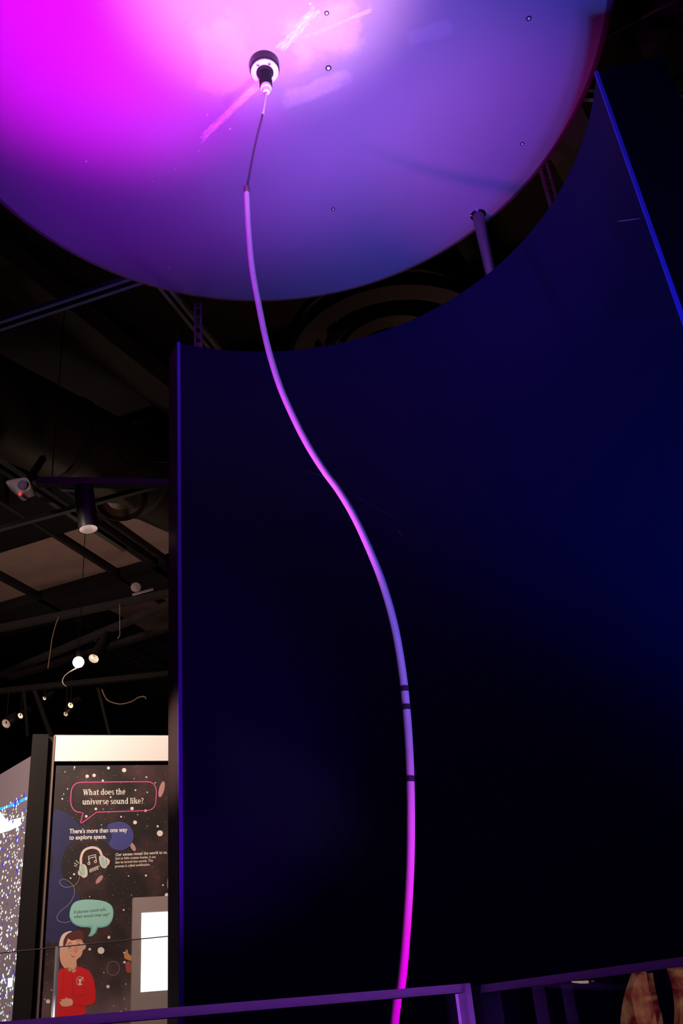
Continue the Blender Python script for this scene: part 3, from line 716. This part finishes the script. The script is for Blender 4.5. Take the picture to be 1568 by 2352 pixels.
# speckled light wall farther left
A0 = np.array([*pol(-19.9, 4.12), 0.0]); A1 = np.array([*pol(-21.9, 4.12 * 1.087), 0.0]); AU = nrm(A1 - A0); AN = np.array([AU[1], -AU[0], 0])
if AN @ (CAM - A0) < 0: AN = -AN
def ap(x, y, off=0.0): return atp(x, y, A0, AN, 0.0) + AN * off
LW = thing('light_wall', 'grey display wall speckled with white and blue lights, left edge', 'display wall', (*A0[:2], 0))
zt2 = ap(69, 1738)[2]
M_lw = mat('grey_pink_backlit', (0.12, 0.09, 0.09), 0.6, emit=(0.26, 0.17, 0.19), est=0.5)
MB().box(A0 + AU * 0.5 + (0, 0, zt2 / 2) - AN * 0.03, AU * 0.55, AN * 0.03, (0, 0, zt2 / 2)).build('display_face', M_lw, LW)
random.seed(9)
for nm, colr, N_, rr in (('white_dots', (0.8, 0.95, 0.95), 2600, 0.0055), ('blue_dots', (0.03, 0.02, 0.9), 420, 0.0066)):
    b = MB(); base_ = A0 + AU * 0.5
    for _ in range(N_):
        u = random.uniform(-0.02, 1.0); z = random.uniform(0.9, ap(62, 1832)[2] + 0.02 - u * 0.0)
        r = rr * random.uniform(0.5, 1.1)
        cc = A0 + AU * u + (0, 0, z) + AN * 0.0015
        b.add([cc + AU * r * math.cos(q) + np.array([0, 0, r * math.sin(q)]) for q in np.linspace(0, 2 * math.pi, 9)[:-1]], [tuple(range(8))])
    b.build(nm, mat(nm + '_light', colr, 0.5, emit=colr, est=0.9), LW, kind='stuff')
line([(-30, 1864), (0, 1858), (20, 1852), (40, 1844), (64, 1832)], 6, mat('cyan_line', (0.05, 0.4, 0.9), 0.5, emit=(0.04, 0.35, 0.95), est=0.9), 'cyan_line', 4, LW, kpf=ap)
decal([(36, 1838), (38, 1848), (36, 1856), (33, 1850), (34, 1841)], mat('blue_marker', (0.02, 0.05, 0.8), 0.5, emit=(0.02, 0.03, 0.75), est=0.9), 'line_marker', 6, LW, kpf=ap)
M_wg = mat('white_glow', (0.9, 1, 1), 0.5, emit=(0.85, 1.0, 1.0), est=0.95)
decal([(-20, 1855), (2, 1866), (12, 1880), (24, 1884), (48, 1878), (47, 1896), (22, 1908), (0, 1914), (-20, 1910)], M_wg, 'white_patch', 5, LW, closed_spline=False, kpf=ap)
decal([(18, 2247), (28, 2245), (27, 2266), (16, 2268)], M_wg, 'white_patch', 5, LW, closed_spline=False, kpf=ap)

lamp('header_spot', 'SPOT', (-1.42, 2.55, 3.1), (1.0, 0.78, 0.63), 200, kp(280, 1900), 0.03, 78, 0.9)

# ------------------------------------------------------------------ ceiling services
g20 = np.array([math.sin(math.radians(20)), math.cos(math.radians(20)), 0]); g110 = np.array([g20[1], -g20[0], 0])


def pxbar(nm, label, cat, pts, z, w, h, m, grp=None, ext=0.0):
    a = atz(*pts[0], z); b_ = atz(*pts[1], z); d = nrm(b_ - a)
    a = a - d * ext; b_ = b_ + d * ext
    o = MB().bar(a, b_, w, h).build(nm, m); tag(o, label, cat, grp); return o


Z4 = 5.15
# brown ceiling panels: real slabs in the bays between the black beams
PAN = [[(0, 1256), (112, 1226), (270, 1318), (232, 1322), (0, 1372)],
       [(122, 1223), (215, 1199), (345, 1282), (290, 1308)],
       [(232, 1194), (372, 1157), (560, 1250), (560, 1300), (372, 1285)],
       [(-120, 1290), (-10, 1262), (-10, 1372), (60, 1362), (-120, 1405)]]
def worldquad(pl_, z): return [atz(x, y, z) for x, y in pl_]
lab = ['brown ceiling panel at the far left, beside the round spotlight', 'narrow brown ceiling panel right below the round spotlight', 'brown ceiling panel touching the partition edge']
slots = [(0, 1262, 104, 1234), (122, 1228, 218, 1202), (236, 1197, 372, 1160)]
# lay panels on the 20/110 degree grid
def grid(p): return np.array([p @ g110, p @ g20])
def slab(nm, label, cat, u0, u1, v0, v1, z, h, m, grp=None):
    cc = g110 * (u0 + u1) / 2 + g20 * (v0 + v1) / 2
    o = MB().box(cc + (0, 0, z + h / 2), g110 * (u1 - u0) / 2, g20 * (v1 - v0) / 2, (0, 0, h / 2)).build(nm, m)
    tag(o, label, cat, grp); return o
vA = grid(atz(190, 1208, Z4)[:3])[1]; vB = grid(atz(190, 1328, Z4))[1]
us = [grid(atz(x, y, Z4))[0] for x, y in ((-150, 1350), (20, 1318), (245, 1270), (302, 1258), (395, 1300))]
ub = [grid(atz(*p, Z4))[0] for p in ((55, 1345), (190, 1260), (300, 1250))]
slab('ceiling_panel', 'brown ceiling panel cut by the left picture edge', 'ceiling panel', ub[0] - 1.6, ub[0] - 0.03, vA, vB, Z4, 0.04, M_deck, 'brown ceiling panels')
slab('ceiling_panel', 'wide brown ceiling panel directly below the cylinder spotlight', 'ceiling panel', ub[0] + 0.03, ub[1] - 0.02, vA, vB, Z4, 0.04, M_deck, 'brown ceiling panels')
slab('ceiling_panel', 'narrow brown ceiling panel between two dark rails', 'ceiling panel', ub[1] + 0.03, ub[2] - 0.03, vA, vB, Z4, 0.04, M_deck, 'brown ceiling panels')
slab('ceiling_panel', 'brown ceiling panel running behind the partition edge', 'ceiling panel', ub[2] + 0.05, ub[2] + 2.2, vA, vB, Z4, 0.04, M_deck, 'brown ceiling panels')
slab('ceiling_panel', 'dim brown ceiling panel farther back behind the bulb', 'ceiling panel', ub[0] + 0.2, ub[2] + 0.6, vB + 0.75, vB + 1.6, Z4 + 0.1, 0.04, M_deck, 'brown ceiling panels')
for k, (u, l_) in enumerate(((ub[0], 'perforated'), (ub[1], 'slim'), (ub[2], 'double'))):
    w = (0.05, 0.035, 0.07)[k]
    cc = g110 * u
    o = MB().box(cc + g20 * 7.0 + (0, 0, Z4 - 0.03), g110 * w / 2, g20 * 2.6, (0, 0, 0.03))
    if k == 2: o.box(cc + g110 * 0.13 + g20 * 7.0 + (0, 0, Z4 - 0.03), g110 * 0.015, g20 * 2.6, (0, 0, 0.03))
    tag(o.build('ceiling_rail', M_beam), l_ + ' dark rail running under the brown ceiling panels', 'rail', 'rails under the ceiling panels')
# big dark beams
bA = [atz(*p, 5.0) for p in ((0, 598), (394, 908))]
tag(MB().bar(bA[0] - nrm(bA[1] - bA[0]) * 1.5, bA[1] + nrm(bA[1] - bA[0]) * 3.5, 0.20, 0.16).build('steel_beam', M_beam), 'dim diagonal beam left of the partition top', 'beam', 'ceiling beams')
tag(MB().box(g110 * 0.0 + g20 * (vA - 0.35) + g110 * -1.5 + (0, 0, 5.30), g110 * 5.0, g20 * 0.30, (0, 0, 0.20)).build('steel_beam', M_black), 'deep black cross beam in front of the brown ceiling panels', 'beam', 'ceiling beams')
tag(MB().box(g20 * (vB + 0.33) + g110 * -1.5 + (0, 0, 5.25), g110 * 5.0, g20 * 0.26, (0, 0, 0.16)).build('steel_beam', M_beam), 'dark cross beam behind the brown ceiling panels', 'beam', 'ceiling beams')
# round ducts
dA = [atz(*p, 4.75) for p in ((0, 935), (340, 1100))]; dd = nrm(dA[1] - dA[0])
DU = thing('round_duct', 'large dim round duct crossing above the lighting track', 'duct', tuple(dA[0]))
MB().tube([dA[0] - dd * 1.5, dA[1] + dd * 0.6], 0.29, 32).build('duct_body', M_duct, DU, True)
for t in (0.0, 0.7, 1.4, 2.1):
    q = dA[0] + dd * (t - 0.2); MB().lathe(q, dd, [(0.29, -0.03), (0.30, -0.02), (0.30, 0.02), (0.29, 0.03)], 32).build('duct_seam', M_beam, DU, True)
# diffuser seen between disc and partition
qd = atz(905, 815, 4.55)
DF = thing('round_diffuser', 'round ceiling air diffuser glimpsed between disc and partition', 'air diffuser', tuple(qd))
for (r0, r1, zz, m) in ((0.50, 0.60, 0.02, M_beam), (0.36, 0.40, -0.02, M_duct), (0.22, 0.30, -0.04, M_duct)):
    MB().lathe(qd, (0, 0, -1), [(r0, -0.05), (r0, zz + 0.02), (r0 + 0.01, zz + 0.03), (r1 - 0.01, zz), (r1, zz - 0.03), (r1, -0.06)], 56).build('diffuser_ring', m, DF, True)
MB().lathe(qd, (0, 0, -1), [(0.62, -0.06), (0.62, -0.10), (0.3, -0.25), (0.3, -1.2)], 48).build('diffuser_neck', M_black, DF, True)
pxbar('steel_beam', 'brownish beam above the disc support pole', 'beam', ((1000, 560), (1095, 720)), 4.8, 0.16, 0.12, M_beam, 'ceiling beams', 1.2)
pxbar('steel_beam', 'brown beam between disc rim and partition at upper right', 'beam', ((1310, 320), (1360, 420)), 4.7, 0.22, 0.12, M_beam, 'ceiling beams', 0.8)
pxbar('steel_beam', 'brown cross beam near the partition right corner', 'beam', ((1280, 335), (1370, 290)), 4.9, 0.06, 0.06, M_beam, 'ceiling beams', 0.8)


# strut channels
def channel(label, a, b_, w, m, grp, wide=0.5):
    T = thing('strut_channel', label, 'strut channel', tuple((a + b_) / 2), grp)
    d = nrm(b_ - a); sd = np.cross(d, (0, 0, 1))
    sd = nrm(sd) if np.linalg.norm(sd) > 0.05 else np.array([1.0, 0, 0]); u = np.cross(sd, d)
    for s_ in (-1, 1):
        MB().box((a + b_) / 2 + sd * s_ * w / 2, (b_ - a) / 2, sd * 0.003, u * 0.011).build('flange', m, T)
        MB().box((a + b_) / 2 + sd * s_ * (w / 2 - 0.006) - u * 0.009, (b_ - a) / 2, sd * 0.005, u * 0.002).build('lip', m, T)
    MB().box((a + b_) / 2 + u * 0.011, (b_ - a) / 2, sd * w / 2, u * 0.002).build('web', M_black, T)
    return T
zs = HD + 0.09
M_strut = mat('strut_zinc', (0.35, 0.35, 0.37), 0.45, 0.3)
a, b_ = atz(-60, 766, zs), atz(318, 640, zs)
channel('blue-lit strut channel running left from the disc edge', a, b_ + nrm(b_ - a) * 0.5, 0.045, M_strut, 'strut channels round the disc')
a, b_ = atz(362, 640, zs + 0.04), atz(492, 800, zs + 0.04)
channel('short diagonal strut channel leaving the disc above the partition corner', a - nrm(b_ - a) * 0.3, b_ + nrm(b_ - a) * 1.0, 0.04, M_strut, 'strut channels round the disc')
a, b_ = atz(1320, 213, 4.3), atz(1400, 218, 4.3)
channel('strut channel seen between disc and partition top right corner', a - nrm(b_ - a) * 0.4, b_ + nrm(b_ - a) * 1.6, 0.05, M_strut, 'strut channels round the disc')

def hung_strut(label, x, y0, y1, Y, wpx):
    T_b = aty(x, y1, Y); T_b[2] = 0.0; zt_ = aty(x, y0, Y)[2]; w = wpx / F * Y * 1.05
    T = thing('hanger_strut', label, 'hanger', (T_b[0], T_b[1], T_b[2]), 'perforated hangers behind the partition')
    for s_ in (-1, 1):
        MB().box((T_b[0] + s_ * w / 2, T_b[1], (T_b[2] + zt_) / 2), (0.003, 0, 0), (0, 0.012, 0), (0, 0, (zt_ - T_b[2]) / 2)).build('flange', M_strut, T)
    h = zt_ - T_b[2]; nh = int(h / 0.05)
    for k in range(nh + 1):
        MB().box((T_b[0], T_b[1] + 0.010, T_b[2] + h * k / max(nh, 1)), (w / 2, 0, 0), (0, 0.002, 0), (0, 0, 0.011)).build('web', M_strut, T)
    return T
hung_strut('perforated hanger strut standing above the left partition corner', 456, 698, 802, 2.82, 17)
MB_ = hung_strut('pair of hanger rails beside the right disc rim', 1272, 352, 470, 2.4, 22)

# lighting track + cylinder spotlights
def spotlight(label, top, bot, r, grp, lit=True, power=0):
    top, bot = np.array(top, float), np.array(bot, float); d = nrm(bot - top); L = np.linalg.norm(bot - top)
    T = thing('cylinder_spotlight', label, 'spotlight', tuple(top), grp)
    MB().lathe(top, d, [(0.001, 0), (r * 0.96, 0.0), (r, 0.004), (r, L), (r * 0.93, L), (r * 0.9, L * 0.93)], 32).build('housing', M_blackmetal, T, True)
    MB().lathe(top, d, [(r * 0.92, L * 0.995), (r * 0.6, L * 0.86), (0.001, L * 0.84)], 32).build('reflector', M_warm, T, True, label='glowing inner reflector')
    MB().box(top - np.array([0, 0, -0.02]), (r * 0.35, 0, 0), (0, r * 0.35, 0), (0, 0, 0.03)).build('mount', M_blackmetal, T)
    return T
zt_ = CAM[2] + 2.05
tr = [atz(x, y, zt_) for x, y in ((84, 1107), (420, 1112))]
TR = thing('lighting_track', 'black lighting track carrying the large cylinder spotlight', 'lighting track', tuple(tr[0]))
for q in (tr[0] * 0.9 + tr[1] * 0.1, tr[1]):
    MB().tube([q, (q[0], q[1], ZC)], 0.0025, 6).build('suspension_rod', M_black, TR)
MB().bar(tr[0], tr[1] + (tr[1] - tr[0]) * 0.3, 0.034, 0.030).build('track_bar', M_blackmetal, TR)
MB().bar(atz(140, 1121, zt_ - 0.01), atz(178, 1123, zt_ - 0.01), 0.02, 0.02).build('adapter', M_steel, TR)
pA = atz(193, 1124, zt_ - 0.03); Ys = pA[1]
spotlight('large black cylinder spotlight hanging from the track, warm glow in its mouth', pA, aty(203, 1216, Ys), 0.0375, 'cylinder spotlights')
pB = atz(250, 1458, 4.165); spotlight('small tilted cylinder spotlight beside the glowing bulb', pB, aty(215, 1513, pB[1] - 0.22), 0.042, 'cylinder spotlights')
pxbar('lighting_track', 'far dark track above the glowing bulb, sloping up to the right', 'lighting track', ((0, 1443), (366, 1367)), 4.3, 0.05, 0.05, M_beam, 'far ceiling tracks', 0.2)
pxbar('lighting_track', 'dark track directly above the small tilted spotlight', 'lighting track', ((110, 1505), (372, 1395)), 4.2, 0.045, 0.05, M_beam, 'far ceiling tracks', 0.6)
pxbar('lighting_track', 'faint track crossing at the partition edge behind the small spotlight', 'lighting track', ((140, 1520), (394, 1440)), 4.35, 0.06, 0.04, M_beam, 'far ceiling tracks', 0.6)
pxbar('conduit_pipe', 'thin conduit sloping from the left edge behind the large spotlight', 'conduit', ((0, 1214), (393, 1106)), 4.15, 0.03, 0.03, M_beam, 'ceiling conduits', 0.5)
pxbar('conduit_pipe', 'thin conduit running down right past the white sensor', 'conduit', ((0, 1075), (180, 1192)), 4.22, 0.035, 0.03, M_beam, 'ceiling conduits', 0.5)
pxbar('conduit_pipe', 'long conduit in the far ceiling below the bulb', 'conduit', ((250, 1485), (394, 1560)), 4.4, 0.03, 0.03, M_beam, 'ceiling conduits', 0.2)
pxbar('conduit_pipe', 'faint conduit in the top right corner', 'conduit', ((1400, 78), (1568, -10)), 4.5, 0.012, 0.012, M_beam, 'ceiling conduits', 0.4)
pxbar('conduit_pipe', 'faint conduit right of the partition corner', 'conduit', ((1520, 200), (1568, 183)), 4.5, 0.012, 0.012, M_beam, 'ceiling conduits', 0.3)
# horn-like duct mouth behind the large spotlight
qh = atz(275, 1155, 4.45)
DH = thing('duct_mouth', 'round coppery duct mouth right of the large spotlight', 'duct', tuple(qh))
MB().lathe(qh, nrm([0.1, -0.35, -1]), [(0.10, -0.12), (0.16, -0.05), (0.165, 0.0), (0.15, 0.01), (0.145, -0.03), (0.09, -0.05), (0.085, -0.03), (0.001, -0.02)], 40).build('mouth_ring', mat('coppery_metal', (0.05, 0.027, 0.018), 0.4, 0.3), DH, True)

# white sensor with red light
s_c = aty(45, 1112, 4.3)
SN = thing('ceiling_sensor', 'white diamond-shaped ceiling sensor with a small red light', 'sensor', tuple(s_c))
sp_ = [aty(x, y, 4.3) for x, y in spline([(14, 1110), (20, 1106), (48, 1100), (62, 1099), (70, 1105), (75, 1122), (70, 1129), (58, 1133), (52, 1139), (42, 1138), (32, 1128), (18, 1116)], 5, True)]
cen = sum(sp_) / len(sp_); b = MB(); k = len(sp_)
V = [cen + (p - cen) * s + np.array([0, dy, 0]) for s, dy in ((1.0, 0.05), (1.0, 0.0), (0.93, -0.016), (0.6, -0.028)) for p in sp_]
b.add(V, [(r * k + i, r * k + (i + 1) % k, (r + 1) * k + (i + 1) % k, (r + 1) * k + i) for r in range(3) for i in range(k)] + [tuple(3 * k + i for i in range(k)), tuple(range(k))[::-1]])
b.build('housing', M_plastic, SN, True)
MB().lathe(aty(53, 1115, 4.27), (0, -1, -0.3), [(0.028, 0), (0.026, 0.014), (0.012, 0.022), (0.0005, 0.024)], 24).build('dome', mat('lilac_dome', (0.35, 0.25, 0.42), 0.2), SN, True, label='lilac dome lens')
MB().lathe(aty(46, 1135.5, 4.27), (0, -1, -0.2), [(0.009, 0), (0.008, 0.006), (0.0003, 0.008)], 16).build('indicator', M_redled, SN, True, label='red indicator light')
MB().bar(cen + (0, 0.03, 0.0), cen + (0.02, 0.25, 0.35), 0.03, 0.03).build('bracket', M_black, SN)

# bulb
bp_ = aty(180, 1521, 6.0)
BU = thing('bare_bulb', 'glowing warm round bulb hanging in the dark ceiling', 'lamp', tuple(bp_))
MB().lathe(bp_ + (0, 0, 0.0), (0, 0, -1), [(0.0005, -0.036)] + [(0.038 * math.sin(q), -0.038 * math.cos(q)) for q in np.linspace(0.3, math.pi, 12)], 24).build('globe', M_bulb, BU, True)
MB().tube([bp_ + (0, 0, 0.035), bp_ + (0, 0, 0.08)], 0.018, 16).build('lamp_holder', M_blackmetal, BU, True)
MB().tube([bp_ + (0, 0, 0.08), (bp_[0], bp_[1], ZC)], 0.003, 8).build('drop_cord', M_black, BU, True)
lamp('bulb_light', 'POINT', bp_ + (0, 0, -0.06), (1.0, 0.70, 0.48), 8, size=0.04)
lamp('added_ceiling_fill', 'SPOT', (-3.2, 3.6, 1.7), (1.0, 0.68, 0.58), 260, (-2.3, 7.0, 5.2), 0.3, 52, 1.0)  # added unseen fill spot for the ceiling panels and sensor
# white fixture + hooks, cables
fx = aty(312, 1348, 5.6)
FX = thing('ceiling_fixture', 'small white ceiling fixture on a dark arm near the partition edge', 'fixture', tuple(fx))
MB().lathe(fx, nrm([0.2, -0.8, -0.6]), [(0.001, -0.04), (0.03, -0.035), (0.036, 0), (0.034, 0.015), (0.001, 0.02)], 8).build('head', M_plastic, FX)
MB().bar(aty(304, 1366, 5.6), aty(352, 1353, 5.6), 0.012, 0.012).build('arm', M_plastic, FX)
for lab_, pts, Y, r, m, in (
        ('looped pale cable hanging left of the bulb', [(135, 1416), (128, 1435), (120, 1465), (115, 1500), (110, 1535)], atz(135, 1416, 4.28)[1], 0.004, M_cable),
        ('pale cable hanging right of the small spotlight', [(275, 1388), (275, 1440), (275, 1458), (270, 1467)], atz(275, 1388, 4.28)[1], 0.004, M_cable),
        ('curled cable under the glowing bulb', [(177, 1533), (152, 1548), (143, 1562), (145, 1572), (152, 1577)], 6.0, 0.0045, M_beam),
        ('wavy cable drooping below the far conduit', [(234, 1583), (240, 1598), (250, 1610), (275, 1617), (300, 1612), (318, 1602), (332, 1600), (335, 1606)], 6.8, 0.0045, M_cable),
        ('blue cables sagging above the lighting track', [(270, 1040), (290, 1065), (310, 1085), (345, 1099), (392, 1098)], 4.6, 0.004, M_bluecable),
        ('grey cables draped to the partition edge above the track', [(290, 1045), (320, 1052), (350, 1060), (393, 1062)], 4.6, 0.003, M_cable)):
    o = MB().tube([aty(*p, Y) for p in spline(pts, 6)], r, 8).build('hanging_cable', m, None, True); tag(o, lab_, 'cable', 'cables in the ceiling')
# far perforated hangers and lamps low over the exhibit panel
for lab_, yy_, a_, b2_, w in (('long slanting perforated hanger above the exhibit post', 6.8, (80, 1586), (118, 1692), 0.03), ('thin dark hanger left of the exhibit post top', 6.8, (56, 1588), (64, 1692), 0.02), ('slanting dark hanger above the white header', 6.8, (225, 1580), (252, 1690), 0.02)):
    tag(MB().bar(aty(*a_, yy_), aty(*b2_, yy_), w, w).build('far_hanger', M_black), lab_, 'hanger', 'far ceiling hangers')
FT = [aty(-40, 1592, 6.8), aty(440, 1572, 6.8)]; FT[1][2] = FT[0][2]
tag(MB().bar(FT[0] + (FT[0] - FT[1]) * 2, FT[1], 0.04, 0.04).build('lighting_track', M_black), 'black track carrying the small far lamps over the exhibit', 'lighting track', 'far ceiling tracks')
for lab_, (x, y), r, est in (('far oblong lamp left of centre above the header', (162, 1620), 0.022, 0.8), ('far dim lamp below the oblong lamp', (151, 1640), 0.018, 0.15), ('far lamp at the left picture edge', (47, 1644), 0.022, 0.6), ('round dim lamp at the far left edge', (14, 1662), 0.035, 0.06), ('far strip lamp under the bulb', (102, 1604), 0.014, 0.3)):
    p = aty(x, y, 6.8)
    T = thing('far_lamp', lab_, 'lamp', tuple(p), 'far lamps over the exhibit hall')
    MB().lathe(p, nrm([-0.3, -0.7, -0.6]), [(0.001, -0.12), (r * 1.2, -0.11), (r * 1.25, 0.0), (r * 1.0, 0.0)], 16).build('housing', M_blackmetal, T, True)
    MB().tube([p, (p[0], p[1], FT[0][2] + 0.01)], 0.004, 6).build('drop_rod', M_black, T)
    MB().lathe(p, nrm([-0.3, -0.7, -0.6]), [(r, 0.001), (r * 0.5, -0.01), (0.001, -0.012)], 16).build('lens', mat('far_lens', (1, .9, .8), 0.3, emit=(1.0, 0.72, 0.45), est=est), T, True)

# ------------------------------------------------------------------ lit displays behind the viewer, seen mirrored in the right glass panel
pg0 = np.array([gr_[0][0], gr_[0][1], 0.0]); pgd = nrm(np.array([gr_[1][0] - gr_[0][0], gr_[1][1] - gr_[0][1], 0.0])); pgn = np.array([pgd[1], -pgd[0], 0.0])


def mirrored(x, y, dist):
    r = ray(x, y); t = ((pg0 - CAM) @ pgn) / (r @ pgn); h = CAM + r * t
    r2 = r - 2 * (r @ pgn) * pgn
    return h + r2 * dist


MR = thing('lit_banner', 'mottled red and cream lit banner mirrored in the right glass panel', 'banner', tuple(mirrored(1500, 2352, 3.0) * np.array([1, 1, 0])))
mm = bpy.data.materials.new('mottled_banner'); mm.use_nodes = True; nt = mm.node_tree; bs = nt.nodes['Principled BSDF']
tc = nt.nodes.new('ShaderNodeTexCoord'); nz = nt.nodes.new('ShaderNodeTexNoise'); nz.inputs['Scale'].default_value = 14; nz.inputs['Detail'].default_value = 8; nz.inputs['Distortion'].default_value = 1.5
cr = nt.nodes.new('ShaderNodeValToRGB'); e_ = cr.color_ramp.elements; e_[0].position = 0.38; e_[0].color = (0.35, 0.02, 0.03, 1); e_[1].position = 0.62; e_[1].color = (0.85, 0.36, 0.18, 1)
nt.links.new(tc.outputs['Object'], nz.inputs['Vector']); nt.links.new(nz.outputs['Fac'], cr.inputs[0]); nt.links.new(cr.outputs[0], bs.inputs['Emission Color']); nt.links.new(cr.outputs[0], bs.inputs['Base Color'])
bs.inputs['Emission Strength'].default_value = 1.8


def mpoly(pts, dist, m, nm, parent, th_=0.01):
    px = spline(pts, 5, True); fr = [mirrored(x, y, dist) for x, y in px]; cc = sum(fr) / len(fr); nn = nrm((cc - pg0) * np.array([1, 1, 0])); k = len(fr)
    bk = [p + nn * th_ for p in fr]
    return MB().add(fr + bk, [tuple(range(k))] + [(i, (i + 1) % k, k + (i + 1) % k, k + i) for i in range(k)] + [tuple(range(2 * k - 1, k - 1, -1))]).build(nm, m, parent)


mpoly([(1472, 2195), (1482, 2200), (1490, 2250), (1500, 2300), (1512, 2352), (1512, 2420), (1432, 2420), (1428, 2352), (1436, 2290), (1452, 2240)], 3.0, mm, 'banner_cloth', MR)
mpoly([(1530, 2195), (1590, 2190), (1600, 2420), (1545, 2420), (1552, 2330), (1545, 2260)], 3.0, mm, 'banner_cloth', MR)
zb_ = mirrored(1500, 2420, 3.0)
MB().tube([(zb_[0], zb_[1], 0), (zb_[0], zb_[1], zb_[2])], 0.015, 12).build('banner_pole', M_blackmetal, MR, True)
SL = thing('strip_lamp', 'pair of thin warm strip lamps mirrored in the right glass panel', 'lamp', tuple(mirrored(1330, 2260, 4.2)))
for x0, y0, x1, y1 in ((1316, 2257, 1354, 2255), (1308, 2266, 1352, 2263)):
    MB().bar(mirrored(x0, y0, 4.2), mirrored(x1, y1, 4.2), 0.012, 0.012).build('lamp_tube', mat('warm_tube', (1, .9, .8), 0.4, emit=(1.0, 0.75, 0.5), est=3.5), SL)
q = mirrored(1332, 2260, 4.2); MB().tube([(q[0], q[1], q[2] + 0.02), (q[0], q[1], ZC)], 0.006, 8).build('lamp_rod', M_black, SL)
